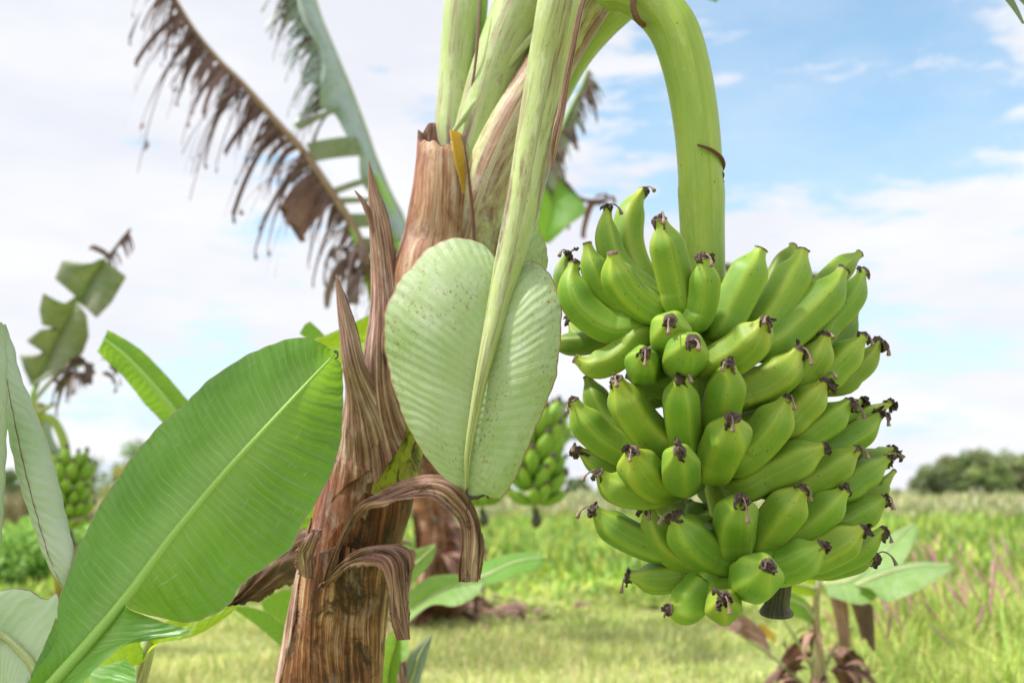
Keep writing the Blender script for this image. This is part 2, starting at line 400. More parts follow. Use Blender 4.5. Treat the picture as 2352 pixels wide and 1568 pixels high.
# ------------------------------------------------------------------ leaf builders
def lin(p, n):
    p = np.asarray(p, float); L = np.concatenate([[0], np.cumsum(np.linalg.norm(np.diff(p, axis=0), axis=1))])
    s_ = np.linspace(0, L[-1], n)
    return np.stack([np.interp(s_, L, p[:, k_]) for k_ in range(3)], -1)
def leaf_sheet(mb, mid, left, right, n=90, k=14, bulge=0.0, wave=0.0, wf=60., vscale=1.0, tint=None, sides='both', toward=None, seed=0, curl=0.0, straight=False):
    """a leaf blade: three matched outlines (already points of the place) joined by curved cross lines"""
    mid = spl(mid, n)
    rr = np.random.default_rng(seed)
    L = np.concatenate([[0], np.cumsum(np.linalg.norm(np.diff(mid, axis=0), axis=1))])
    tw = np.array(toward if toward is not None else (0, -1, .15), float); tw /= np.linalg.norm(tw)
    for side, edge in (('L', left), ('R', right)):
        if edge is None: continue
        e = lin(edge, n) if straight else spl(edge, n)
        jj = np.linspace(0, 1, n); wid_ = np.linalg.norm(e - mid, axis=1)[:, None]
        e = e + nrm(e - mid) * (wid_ * (.010 * np.sin(jj * 23 + rr.uniform(0, 6)) + .007 * np.sin(jj * 61 + rr.uniform(0, 6)) + .004 * np.sin(jj * 140))[:, None])
        t = np.linspace(0, 1, k)
        A = mid[:, None] + (e - mid)[:, None] * t[None, :, None]
        W = np.linalg.norm(e - mid, axis=1)[:, None]
        prof = np.sin(t * math.pi * .8)[None, :]
        ww = W / (W.max() + 1e-9)
        off = bulge * W.max() * prof * ww
        vv = L[:, None] + 0.012 * t[None] ** 2
        lw = wave * (.35 + 1.1 * np.abs(np.sin(L * 7 + rr.uniform(0, 6)) * np.sin(L * 17 + rr.uniform(0, 6))))[:, None]
        off = off + lw * np.sin(vv * wf * 6.283 + 2.0 * np.sin(L * 13 + rr.uniform(0, 6))[:, None]) * (t[None] ** .5) * (1 - .5 * t[None]) * np.minimum(1, ww * 3)
        off = off + .25 * bulge * W.max() * np.sin(L[:, None] * 9 + rr.uniform(0, 6) + t * 2) * t[None] ** 2
        off = off - curl * W.max() * (t[None] ** 4)
        A = A + tw * off[..., None]
        U = .5 + (.5 * t if side == 'R' else -.5 * t)[None] * np.ones((n, 1))
        V = vv * vscale
        mb.grid(A if side == 'R' else A, U=U, V=V, tint=tint)

def free_leaf(plant, mid, width, mat, ribmat, rib=.012, droop=.25, n=60, up=(0, 0, 1), k=8, fold=.15, tip=.5, name='leaf', seed=0, rib_extra=None, holes=None):
    """an arching leaf given by its midrib points; blades fall to each side"""
    rr = np.random.default_rng(seed)
    c = spl(mid, n); T = nrm(np.gradient(c, axis=0)); upv = np.array(up, float)
    S = nrm(np.cross(T, upv)); Nn = nrm(np.cross(S, T))
    s = np.linspace(0, 1, n)
    w = width * (np.clip(np.sin(np.pi * np.clip(s, 0, 1) ** .8), 0, 1) ** .45) * (1 - .2 * s)
    mb = MB(); t = np.linspace(0, 1, k)
    L = np.concatenate([[0], np.cumsum(np.linalg.norm(np.diff(c, axis=0), axis=1))])
    for sg in (-1, 1):
        ws = w * (1 + .06 * np.sin(9 * s + rr.uniform(0, 6)) + .04 * np.sin(23 * s + rr.uniform(0, 6)))
        A = c[:, None] + S[:, None] * (sg * ws)[:, None, None] * t[None, :, None] * (1 - .1 * droop) \
            + Nn[:, None] * (ws[:, None] * (fold * t - droop * t ** 2))[..., None] \
            + Nn[:, None] * (.03 * width * np.sin(L * 30 + rr.uniform(0, 6)))[:, None, None] * t[None, :, None]
        mb.grid(A, U=(.5 + .5 * sg * t)[None] * np.ones((n, 1)), V=L[:, None] * np.ones((1, k)))
    o = mb.build(name, mat, plant)
    mr = MB(); rad = rib * (1 - .85 * s)
    tube(mr, c - Nn * rad[:, None] * .4, rad, 10)
    mr.build('midrib', ribmat, o)
    return o

def lobe(mb, base0, base1, d, L, droop, taper=.5, n=10, k=4, tint=None, twist=0., grav=(0, 0, -1), seed=None, v0=0, ragged=0):
    b = base0 + (base1 - base0) * np.linspace(0, 1, k)[:, None]
    cen = b.mean(0); t = np.linspace(0, 1, n)
    d = nrm(np.asarray(d, float)); g = np.array(grav, float)
    A = np.zeros((n, k, 3)); wid = np.linalg.norm(base1 - base0)
    ax = nrm(base1 - base0); side = np.cross(ax, d)
    for i, tt in enumerate(t):
        c = cen + d * L * (tt - .35 * droop * tt * tt) + g * L * droop * tt * tt
        off = (b - cen) * (1 - taper * tt)
        a = twist * tt
        off = off * math.cos(a) + side * (off @ ax)[:, None] * math.sin(a)
        A[i] = c + off
    if ragged:
        A[-1] += d * (rng.uniform(-ragged, 0, (k, 1)) * L)
    mb.grid(A, U=np.tile(np.linspace(.1, .9, k), (n, 1)), V=np.tile(v0 + t[:, None] * L, (1, k)), tint=tint)

# ------------------------------------------------------------------ MAIN BANANA PLANT
DS = 1.78
plant = empty('banana_plant', (P(757, 1568, DS)[0], P(757, 1568, DS)[1], 0), 'nearest banana plant with shaggy brown stem, cut stub and pale broken leaf', 'banana plant')

# pseudostem core (runs to the ground below the picture)
base = P(757, 1568, DS); 
core_px = [(757, 1568, DS, 116), (790, 1341, DS, 104), (842, 1145, DS, 102), (892, 950, DS, 98), (955, 780, DS, 98), (1010, 650, DS, 96)]
q = np.array([list(P(a, b, c)) + [d * c / F] for a, b, c, d in core_px])
gnd = np.array([[base[0] - .06, base[1], -.02, .135], [base[0] - .04, base[1], .25, .115], [base[0] - .015, base[1], .45, .098]])
core = spl(np.vstack([gnd, q]), 90)
mb = MB(); tube(mb, core[:, :3], core[:, 3], 56, wob=.018)
mb.c[-1][:, :3] = (.55, .42, .36)
mb.build('pseudostem', M['stem_dry'], plant)

def seg(curve, a, b, n):
    i = np.linspace(a, b, n) * (len(curve) - 1)
    k = np.arange(len(curve))
    return np.stack([np.interp(i, k, curve[:, j]) for j in range(curve.shape[1])], -1)

def shell(name, mat, pts, n, thL, thR, grow=1.0, wob=.03, nn=40, th=.002, ref=(0, -1, 0), parent=None, ripple=.0, tint=None, jag=0., shear=.25):
    """partly wrapped sheath: thL/thR angle limits along its length (0 = toward viewer, + = right); has thickness"""
    c, r = pts if isinstance(pts, tuple) else pxpath(pts, n)
    r = r * grow; m = len(c); s = np.linspace(0, 1, m)
    a = np.interp(s, np.linspace(0, 1, len(thL)), thL); b = np.interp(s, np.linspace(0, 1, len(thR)), thR)
    if jag:
        a = a + jag * rng.normal(0, 1, m) * .5; b = b + jag * rng.normal(0, 1, m) * .5
    T, N, B = frames(c, ref)
    k = np.linspace(0, 1, nn); thg = a[:, None] + (b - a)[:, None] * k
    W = 1 + wob * wobble(thg, s[:, None]) + ripple * np.sin(thg * 34 + 3 * np.sin(s[:, None] * 7))
    # angle measured so + is to the viewer's right
    sgn = -1.0 if np.cross(T[0], N[0])[0] < 0 else 1.0
    D = N[:, None] * np.cos(thg)[..., None] + sgn * B[:, None] * np.sin(thg)[..., None]
    Ao = c[:, None] + D * (r[:, None] * W)[..., None]
    Ai = c[:, None] + D * (r[:, None] * W - th)[..., None]
    A = np.concatenate([Ao, Ai[:, ::-1]], 1)
    L = np.concatenate([[0], np.cumsum(np.linalg.norm(np.diff(c, axis=0), axis=1))])
    U = np.concatenate([thg, thg[:, ::-1]], 1) / 6.283; V = L[:, None] * np.ones((1, 2 * nn)); U = U + V * shear
    mb = MB(); mb.grid(A, wrap=True, U=U, V=V, tint=tint)
    return mb.build(name, mat, parent if parent is not None else plant)

# layered sheaths, lowest outermost
c_low = core[:, :]
cl = seg(core, 0, .652, 130)
shell('dry_sheath', M['stem_dry'], (cl[:, :3], cl[:, 3]), 0, [-3.1] * 11 + [-2.6, -1.2, -.15], [3.1] * 11 + [2.9, 2.7, 2.5], grow=1.05, wob=.02, ripple=.003, nn=110, jag=.008)
cl = seg(core, .50, .722, 70)
shell('dry_sheath', M['stem_dry'], (cl[:, :3], cl[:, 3]), 0, [-1.6, -1.3, -.9, -.55, -.3, -.1], [2.9, 2.9, 2.8, 2.7, 2.6, 2.5], grow=1.035, wob=.02, nn=70, jag=.008, tint=(.62, .42, .34))
cl = seg(core, .66, .90, 60)
shell('green_sheath', M['stem_mix'], (cl[:, :3], cl[:, 3]), 0, [-.8, -.6, -.4, -.2], [2.7, 2.6, 2.4, 2.2], grow=1.015, wob=.012, nn=60)
cl = seg(core, .46, .86, 80)
shell('dry_sheath', M['sheath_red'], (cl[:, :3], cl[:, 3]), 0, [-2.8, -2.6, -2.4, -2.2, -2.0, -1.8], [-.7, -.45, 0, .22, .1, -.4], grow=1.03, wob=.015, nn=60, jag=.008)
# left edge strip, lower
cl = seg(core, .12, .66, 50)
shell('sheath_edge', M['sheath_pale'], (cl[:, :3], cl[:, 3]), 0, [-2.2] * 6, [-1.2, -1.25, -1.05, -.95, -.8, -1.3], grow=1.075, wob=.012, nn=30, jag=.02)

# two pointed dead sheaths standing at the left
shell('pointed_sheath', M['sheath_pale'], [(905, 1080, DS - .02, 98), (898, 1000, DS - .03, 88), (886, 930, DS - .05, 66), (880, 870, DS - .06, 50), (882, 800, DS - .06, 44), (887, 700, DS - .05, 35), (881, 600, DS - .04, 29), (870, 500, DS - .04, 23), (858, 440, DS - .04, 13), (847, 372, DS - .04, 1.5)], 90,
      [-1.5, -1.6, -1.7, -1.6, -1.6, -1.5, -1.5], [-.3, .6, 1.3, 1.5, 1.5, 1.4, 1.5], wob=.05, ripple=.02, nn=50, th=.0025, jag=.015)
shell('pointed_sheath', M['sheath_pale'], [(800, 1300, DS, 105), (842, 1145, DS, 105), (868, 1040, DS - .01, 101), (862, 960, DS - .04, 80), (838, 890, DS - .07, 46), (816, 830, DS - .09, 30), (803, 760, DS - .09, 23), (789, 700, DS - .09, 15), (772, 630, DS - .09, 1.5)], 90,
      [-2.2, -2.1, -1.9, -1.7, -1.5, -1.5], [-1.3, -.7, .15, 1.0, 1.3, 1.3], wob=.045, ripple=.012, nn=46, th=.0025, jag=.015, grow=1.03,
      tint=(lambda k: np.array((.66, .36, .25)) * (1 - k) + np.array((1., 1, 1)) * k)(np.clip((np.linspace(0, 1, 90) - .22) / .25, 0, 1)[:, None, None]))
c, r = pxpath([(868, 560, DS - .05, 9), (850, 500, DS - .05, 8), (835, 465, DS - .05, 6), (815, 438, DS - .05, 1.5)], 20)
mb = MB(); tube(mb, c, r, 10, wob=.1); mb.build('sheath_sliver', M['curl'], plant)

# cut stub, hollow at the top
c, r = pxpath([(985, 760, DS - .03, 92), (985, 640, DS - .03, 84), (1000, 560, DS - .02, 76), (1010, 460, DS - .02, 67), (1012, 380, DS - .01, 58), (1010, 312, DS, 51)], 50)
mb = MB(); A = tube(mb, c, r, 48, wob=.012, ref=(0, -1, 0))
# broken rim: the top ring dips in front and stands at back/right
ring = A[-1]; T, N, B = frames(c)
inner = []
V = mb.v[-1].reshape(50, 48, 3)
for j in range(48):
    th = 2 * math.pi * j / 48
    dirv = ring[j] - c[-1]
    f = -nrm(dirv)[1]                       # 1 at front
    dz = .030 * f + .006 * nrm(dirv)[0] - .010 * math.exp(-((nrm(dirv)[0] + .45) ** 2) / .05) * (f < 0) + .004 * math.sin(5 * th) + .003 * math.sin(11 * th)
    for i in range(44, 50): V[i, j] += np.array((0, 0, -dz * (i - 43) / 6))
mb.v[-1] = V.reshape(-1, 3)
th_ = np.linspace(0, 2 * math.pi, 48, endpoint=False)
T_, N_, B_f = frames(c); sx = (N_[10][0] * np.cos(th_) + B_f[10][0] * np.sin(th_))
red = np.clip((-sx - .45) / .5, 0, 1)[None, :] * np.ones((50, 1)) + np.clip((np.linspace(1, 0, 50)[:, None] - .72) / .2, 0, 1) * .8
red = np.clip(red, 0, 1)[..., None]
mb.c[-1][:, :3] = (np.array((1., 1., 1.)) * (1 - red) + np.array((.62, .42, .36)) * red).reshape(-1, 3)
mb.build('cut_stub', M['stub'], plant)
rim = V[-1]; cc = rim.mean(0)
G = np.stack([cc + (rim - cc) * f + np.array((0, 0, -z)) for f, z in ((1.0, 0), (.9, .001), (.84, .006), (.72, .020), (.5, .034), (.2, .04), (.01, .04))])
G += rng.normal(0, .0009, G.shape)
mb = MB(); mb.grid(G, wrap=True); mb.build('stub_pith', M['pith'], plant)
# yellow torn edge right of the stub
shell('yellowed_edge', M['yellow_edge'], [(1008, 455, DS - .02, 67), (1012, 380, DS - .01, 58), (1010, 318, DS, 52)], 30, [.95, .60, .50], [1.2, 1.5, 1.45], nn=14, wob=.01, grow=1.04, jag=.02)

# petioles rising to the crown, out of the top of the picture
def petiole(pts, mat, flat=1.0, name='leaf_stalk', groove=True, edge=None, n=60):
    c, r = pxpath(pts, n)
    mb = MB(); tube(mb, c, r, 32, flat=flat, wob=.01)
    o = mb.build(name, mat, plant)
    return o
petiole([(1060, 700, DS + .02, 92), (1085, 580, DS + .01, 84), (1118, 450, DS, 74), (1175, 310, DS, 66), (1245, 180, DS, 58), (1320, 60, DS - .02, 50), (1400, -60, DS - .05, 44), (1450, -220, DS - .1, 40)], M['petiole_brown'])
petiole([(1058, 420, DS + .05, 50), (1045, 300, DS + .05, 46), (1050, 180, DS + .06, 42), (1062, 0, DS + .07, 42), (1075, -120, DS + .1, 38), (1080, -330, DS + .2, 30)], M['petiole'])
petiole([(1075, 400, DS + .03, 60), (1110, 270, DS + .03, 60), (1150, 140, DS + .03, 62), (1205, 0, DS + .03, 64), (1260, -150, DS, 50), (1290, -350, DS - .05, 36)], M['petiole'])
petiole([(1240, 260, DS + .05, 44), (1310, 130, DS + .05, 46), (1380, 50, DS + .05, 44), (1460, -20, DS + .04, 42), (1560, -120, DS, 34), (1700, -300, DS - .1, 26)], M['peduncle'])
petiole([(1092, 200, DS + .09, 14), (1100, 80, DS + .1, 15), (1108, -20, DS + .1, 15), (1120, -150, DS + .12, 12)], M['midrib_green'])
# brown papery margins along them
def strip(pts, mat, w2=.5, name='stalk_margin', n=50, seedv=0, th=.0015):
    """thin dry margin: rows (x, y, depth, half width px) as a twisted band with thickness"""
    c, r = pxpath(pts, n)
    rr = np.random.default_rng(seedv); s = np.linspace(0, 1, n)
    T = nrm(np.gradient(c, axis=0)); view = nrm(c - np.array((0, 0, CZ))); S = nrm(np.cross(T, view))
    off = .25 * np.sin(s * 17 + rr.uniform(0, 6)) + .15 * np.sin(s * 41 + rr.uniform(0, 6))
    k = 6; t = np.linspace(-1, 1, k)
    A = c[:, None] + S[:, None] * (r[:, None] * (t[None] + .12 * off[:, None]))[..., None] - view[:, None] * (r[:, None] * .4 * (1 - t[None] ** 2) * (1 + off[:, None]))[..., None]
    Bk = A + view[:, None] * th
    G = np.concatenate([A, Bk[:, ::-1]], 1)
    mb = MB(); mb.grid(G, wrap=True)
    return mb.build(name, mat, plant)
strip([(1345, -20, 1.47, 5), (1325, 60, 1.47, 7), (1308, 150, 1.48, 8), (1292, 240, 1.49, 9), (1278, 310, 1.49, 10), (1270, 360, 1.5, 7), (1264, 395, 1.5, 2)], M['sheath_pale'], seedv=1)
strip([(1040, 305, DS - .012, 5), (1090, 240, DS - .012, 8), (1150, 172, DS - .012, 9), (1205, 105, DS - .012, 9), (1245, 60, DS - .012, 7)], M['petiole'], seedv=2)
strip([(1103, 0, DS, 3), (1098, 80, DS - .01, 4), (1090, 160, DS - .01, 3), (1080, 230, DS, 3), (1078, 280, DS, 2)], M['sheath_pale'], seedv=4)
strip([(1078, 640, DS - .10, 3), (1088, 540, DS - .09, 4), (1080, 440, DS - .08, 4), (1068, 350, DS - .07, 3), (1060, 315, DS - .06, 2)], M['stem_dry'], seedv=5)
# dark dead spear behind the hanging stalk
shell('pointed_sheath', M['curl'], [(1090, 640, DS + .08, 26), (1110, 560, DS + .08, 24), (1135, 480, DS + .08, 20), (1160, 410, DS + .08, 13), (1180, 355, DS + .08, 2)], 36, [-1.5, -1.5], [1.4, 1.4], wob=.05, nn=20, tint=(.55, .5, .55))

# curled dead sheaths on the stem
def ribbon(name, mat, rows, n=70, k=16, fold=.6, th=.0011, seedv=0, crinkle=.004, parent=None):
    """rows: (x1,y1,d1, x2,y2,d2) the two margins of a dry curled band; filled with a bent, crinkled cross section"""
    rr = np.random.default_rng(seedv)
    a = spl(np.array([P(*r_[:3]) for r_ in rows]), n); b = spl(np.array([P(*r_[3:6]) for r_ in rows]), n)
    t = np.linspace(0, 1, k); s = np.linspace(0, 1, n)
    W = np.linalg.norm(b - a, axis=1)[:, None]
    T = nrm(np.gradient((a + b) / 2, axis=0)); Nn = nrm(np.cross(T, nrm(b - a)))
    Nn = np.where((Nn[:, 1:2] > 0), -Nn, Nn)
    A = a[:, None] + (b - a)[:, None] * t[None, :, None]
    h = fold * W * np.sin(np.pi * t)[None] * .5
    ph = rr.uniform(0, 6, 6)
    cr = crinkle * (np.sin(t * 15 + 3 * np.sin(s * 6 + ph[0])[:, None] + ph[1]) * .6 + .35 * np.sin(t * 31 + 2 * np.sin(s * 4 + ph[2])[:, None]) + .3 * np.sin(s * 13 + ph[3] + 4 * np.sin(s * 3))[:, None] * np.cos(t * 7))
    A = A + Nn[:, None] * (h + cr)[..., None]
    edge = crinkle * (1.2 * np.sin(s * 7 + ph[4]) * np.sin(s * 3.3 + ph[2]) + .35 * np.sin(s * 37 + ph[5] + 3 * np.sin(s * 5)) + .45 * np.sin(s * 61 + 5 * np.sin(s * 9)) + .15 * rr.normal(0, 1, n))[:, None]
    A[:, 0] += nrm(a - b) * edge; A[:, -1] += nrm(b - a) * edge[::-1]
    Bk = A - Nn[:, None] * th
    G = np.concatenate([A, Bk[:, ::-1]], 1)
    L = np.concatenate([[0], np.cumsum(np.linalg.norm(np.diff((a + b) / 2, axis=0), axis=1))])
    U = np.concatenate([t, t[::-1]])[None] * .35 * np.ones((n, 1)); V = L[:, None] * np.ones((1, 2 * k))
    mb = MB(); mb.grid(G, wrap=True, U=U, V=V, cap0=True, cap1=True)
    return mb.build(name, mat, parent if parent is not None else plant)
DF = DS - .10
def prow(rows, d0, d1, push):
    n_ = len(rows); out = []
    for i_, (x1, y1, x2, y2) in enumerate(rows):
        t_ = i_ / (n_ - 1); d_ = d0 + (d1 - d0) * min(1, t_ * 1.8)
        out.append((x1, y1, d_, x2, y2, d_ - push * min(1, t_ * 2.2)))
    return out
ribbon('curled_sheath', M['curl'], prow([(738, 1342, 748, 1348), (773, 1252, 784, 1258), (806, 1188, 818, 1194), (830, 1152, 842, 1168), (886, 1128, 880, 1166), (950, 1100, 930, 1152), (1008, 1090, 982, 1146), (1062, 1112, 1020, 1168), (1088, 1162, 1050, 1198), (1104, 1218, 1057, 1245), (1106, 1272, 1054, 1290), (1097, 1330, 1056, 1336)], DF + .01, DF - .07, .045), n=150, k=28, seedv=3, fold=.34, crinkle=.0050, th=.0007)
ribbon('curled_sheath', M['curl'], prow([(735, 1345, 742, 1352), (762, 1318, 772, 1326), (803, 1277, 812, 1298), (850, 1256, 838, 1292), (905, 1252, 872, 1300), (945, 1270, 885, 1340), (942, 1320, 891, 1372), (938, 1380, 899, 1425), (935, 1468, 913, 1470)], DF + .01, DF - .06, .04), n=130, k=28, seedv=5, fold=.4, crinkle=.0050, th=.0007)
ribbon('curled_sheath', M['sheath_pale'], [(722, 1330, DF, 690, 1320, DF - .01), (720, 1270, DF, 680, 1275, DF - .02), (728, 1235, DF, 690, 1245, DF - .03), (735, 1215, DF + .02, 715, 1215, DF - .01)], seedv=7, fold=.8)
ribbon('dark_dead_sheath', M['curl'], [(520, 1395, DS + .12, 530, 1380, DS + .12), (590, 1378, DS + .1, 585, 1325, DS + .1), (650, 1350, DS + .06, 640, 1275, DS + .06), (700, 1325, DS, 690, 1215, DS), (740, 1310, DS, 720, 1208, DS)], seedv=8, fold=.35, crinkle=.006).data.materials[0] = M['dark_sheath']

# the broken pale leaf hanging in front of the stem
DL = 1.56
rib_pts = [(1330, -260, 1.62, 58), (1312, -120, 1.56, 58), (1290, 0, DL - .02, 55), (1262, 150, DL, 51), (1235, 300, DL, 47), (1205, 450, DL - .01, 41), (1172, 590, DL - .02, 34), (1140, 720, DL - .04, 24), (1112, 840, DL - .06, 17), (1090, 950, DL - .06, 12), (1075, 1040, DL - .05, 8), (1069, 1130, DL - .03, 3)]
mid = [(1160, 610, DL), (1143, 700, DL - .02), (1116, 820, DL - .04), (1092, 940, DL - .045), (1076, 1040, DL - .04), (1069, 1132, DL - .02)]
left = [(1138, 600, DL + .05), (1115, 565, DL + .05), (1075, 550, DL + .04), (1020, 556, DL + .03), (960, 600, DL + .02), (908, 665, DL + .01), (886, 745, DL), (890, 840, DL), (915, 925, DL - .01), (955, 1015, DL - .02), (1003, 1083, DL - .02), (1040, 1112, DL - .02), (1062, 1120, DL - .02)]
right = [(1190, 625, DL + .03), (1212, 608, DL + .02), (1248, 622, DL), (1278, 680, DL - .02), (1289, 760, DL - .03), (1278, 860, DL - .04), (1250, 945, DL - .04), (1215, 1030, DL - .04), (1178, 1110, DL - .03), (1150, 1146, DL - .02), (1110, 1142, DL - .02), (1080, 1148, DL - .02)]
mb = MB()
leaf_sheet(mb, PP(mid), PP(left), None, n=170, k=26, bulge=.16, wave=.0004, wf=33, seed=1)
leaf_sheet(mb, PP([(1168, 672, DL)] + mid[1:]), None, PP([(1182, 645, DL), (1190, 622, DL)] + right[1:]), n=170, k=22, bulge=.26, wave=.00015, wf=30, seed=2)
broken = mb.build('leaf', M['leaf_under'], plant); tag(broken, 'pale green broken leaf hanging tip down')
c, r = pxpath(rib_pts, 90); mb = MB(); tube(mb, c, r, 36, wob=.008, cap1=True); mb.build('midrib', M['midrib_pale'], broken)
mb = MB(); q_ = spl(PP([(1069, 1118, DL - .03), (1073, 1134, DL - .032), (1078, 1146, DL - .034), (1075, 1162, DL - .03), (1070, 1176, DL - .03)]), 20); tube(mb, q_, np.linspace(.0035, .0006, 20), 8, wob=.3)
q_ = spl(PP([(1076, 1142, DL - .03), (1096, 1143, DL - .03), (1115, 1136, DL - .03), (1122, 1144, DL - .03)]), 20); tube(mb, q_, np.linspace(.003, .0015, 20), 8, wob=.3)
mb.build('withered_tip', M['remnant'], broken)
# strip of the blade still attached up the right side of the stalk
mb = MB()
leaf_sheet(mb, PP([(1215, 480, DL + .02), (1195, 540, DL + .02), (1178, 600, DL + .02), (1165, 640, DL + .03)]), None,
           PP([(1250, 400, DL + .02), (1243, 470, DL + .03), (1238, 520, DL + .04), (1255, 570, DL + .05), (1258, 610, DL + .05), (1240, 640, DL + .06)]), n=50, k=8, bulge=.1, seed=4)
mb.build('leaf_margin', M['leaf_under'], broken)

# crown leaves above the picture; they shade the bunch
crown = P(1330, -330, 1.8)
def cl_leaf(dirx, diry, rise, L, w, seed, mat='leaf_green', start=None):
    st = crown if start is None else start
    d = np.array((dirx, diry, 0.)); d /= np.linalg.norm(d)
    pts = [st, st + d * L * .2 + np.array((0, 0, rise * .65)), st + d * L * .5 + np.array((0, 0, rise)), st + d * L * .8 + np.array((0, 0, rise * .8)), st + d * L + np.array((0, 0, rise * .4))]
    return free_leaf(plant, pts, w, M[mat], M['midrib_green'], rib=.016, droop=.35, seed=seed, n=70)
cl_leaf(.9, .45, .75, 1.7, .30, 11)
cl_leaf(1, -.35, .9, 1.5, .26, 12)
cl_leaf(.35, .9, 1.1, 1.5, .32, 15)
# the drooping tip seen in the top right corner
mb = MB()
for (x0, x1, dx, L) in ((2296, 2322, .05, .055), (2326, 2368, .12, .042)):
    lobe(mb, P(x0, -14, 1.7), P(x1, -14, 1.7), P(x0 + 40, 40, 1.7) - P(x0, -14, 1.7), L, .2, taper=.75, n=12, k=6)
o = mb.build('leaf_tip', M['leaf_torn'], plant)

# ------------------------------------------------------------------ THE BANANA BUNCH
DR = 1.56                                   # depth of the fruit stalk
pts = [(1340, -160, DR + .16, 40), (1400, -30, DR + .10, 42), (1450, -12, DR + .07, 48), (1500, 12, DR + .05, 54), (1548, 70, DR + .03, 56), (1580, 170, DR + .02, 54), (1600, 290, DR + .01, 52), (1609, 400, DR, 51), (1611, 440, DR, 53.5), (1613, 520, DR, 51), (1615, 640, DR, 49), (1612, 760, DR, 44), (1612, 900, DR, 34), (1630, 1050, DR, 26), (1655, 1180, DR, 24), (1700, 1290, DR, 24), (1762, 1352, DR, 24), (1783, 1372, DR, 26), (1787, 1400, DR, 30)]
bunch = empty('banana_bunch', P(1615, 640, DR), 'big sharply seen bunch of unripe green bananas hanging in front on a thick curved stalk', 'banana bunch')
c, r = pxpath(pts[:15], 110); mb = MB(); tube(mb, c, r, 40, wob=.006)
stalk = mb.build('fruit_stalk', M['peduncle'], bunch)
# bract scars on the stalk
def scar(ctr, a0, a1, rad, tilt, name='bract_scar'):
    n = 30; th = np.linspace(a0, a1, n); p0 = P(*ctr)
    q_ = np.stack([p0 + np.array((math.sin(t) * rad, -math.cos(t) * rad, tilt * (t - a0) / (a1 - a0))) for t in th])
    mb = MB(); tube(mb, q_, .0032 * np.sin(np.linspace(.25, math.pi - .05, n)) ** .5, 8, wob=.15)
    mb.build(name, M['stem_dry'], stalk)
scar((1608, 350, DR), -.3, 1.75, .0362, -.029)
# ring at the top bend
c2, r2 = pxpath([(1462, -40, DR + .06, 50), (1454, 10, DR + .0, 55), (1462, 42, DR - .01, 52), (1478, 58, DR + .02, 50)], 20)
mb = MB(); tube(mb, c2, .005 + 0 * r2, 8, wob=.15); mb.build('bract_scar', M['stem_dry'], stalk)
mb = MB(); q_ = spl(PP([(1655, 392, DR - .012), (1662, 402, DR - .014), (1660, 412, DR - .016), (1664, 418, DR - .015)]), 14)
tube(mb, q_, np.linspace(.0028, .0006, 14), 6, wob=.2); mb.build('bract_scar', M['remnant'], stalk)
# dark end of the stalk under the last hand
c, r = pxpath([(1792, 1325, DR - .05, 27), (1791, 1350, DR - .05, 27), (1788, 1375, DR - .05, 26), (1785, 1390, DR - .05, 29), (1784, 1401, DR - .05, 36), (1784, 1408, DR - .05, 38), (1784, 1412, DR - .05, 36)], 34)
mb = MB(); tube(mb, c, r, 30, wob=.03, cap1=True); mb.build('stalk_end', M['black_stub'], stalk)

def rx(y): return float(np.interp(y, [640, 900, 1050, 1180, 1290, 1372], [1614, 1612, 1630, 1655, 1700, 1775]))
def ring_shape(phase, amt=.30):
    def f(th, s):
        a = np.mod(th - phase, 2 * math.pi / 5) - math.pi / 5
        d = np.abs(a) / (math.pi / 5)
        return 1 + amt * (1 / np.cos(a) - 1.09 - .10 * np.clip((d - .72) / .28, 0, 1) ** 2) + .012 * np.cos(3 * th + phase)
    return f
def prof(s, sb, neck=.3):
    # s from tip (0) to stalk end (1)
    up = np.clip((s - .02) / (.36 * max(.6, sb)), 0, 1); up = up * up * (3 - 2 * up)
    r = neck + (1 - neck) * np.sin(up * math.pi / 2) ** .9
    r = r * (1 - .06 * np.clip((s - .5 * sb) / sb, 0, 1))
    dn = np.clip((s - sb * .80) / (1 - sb * .80), 0, 1); dn = dn ** 1.5
    return r * (1 - dn * .70)

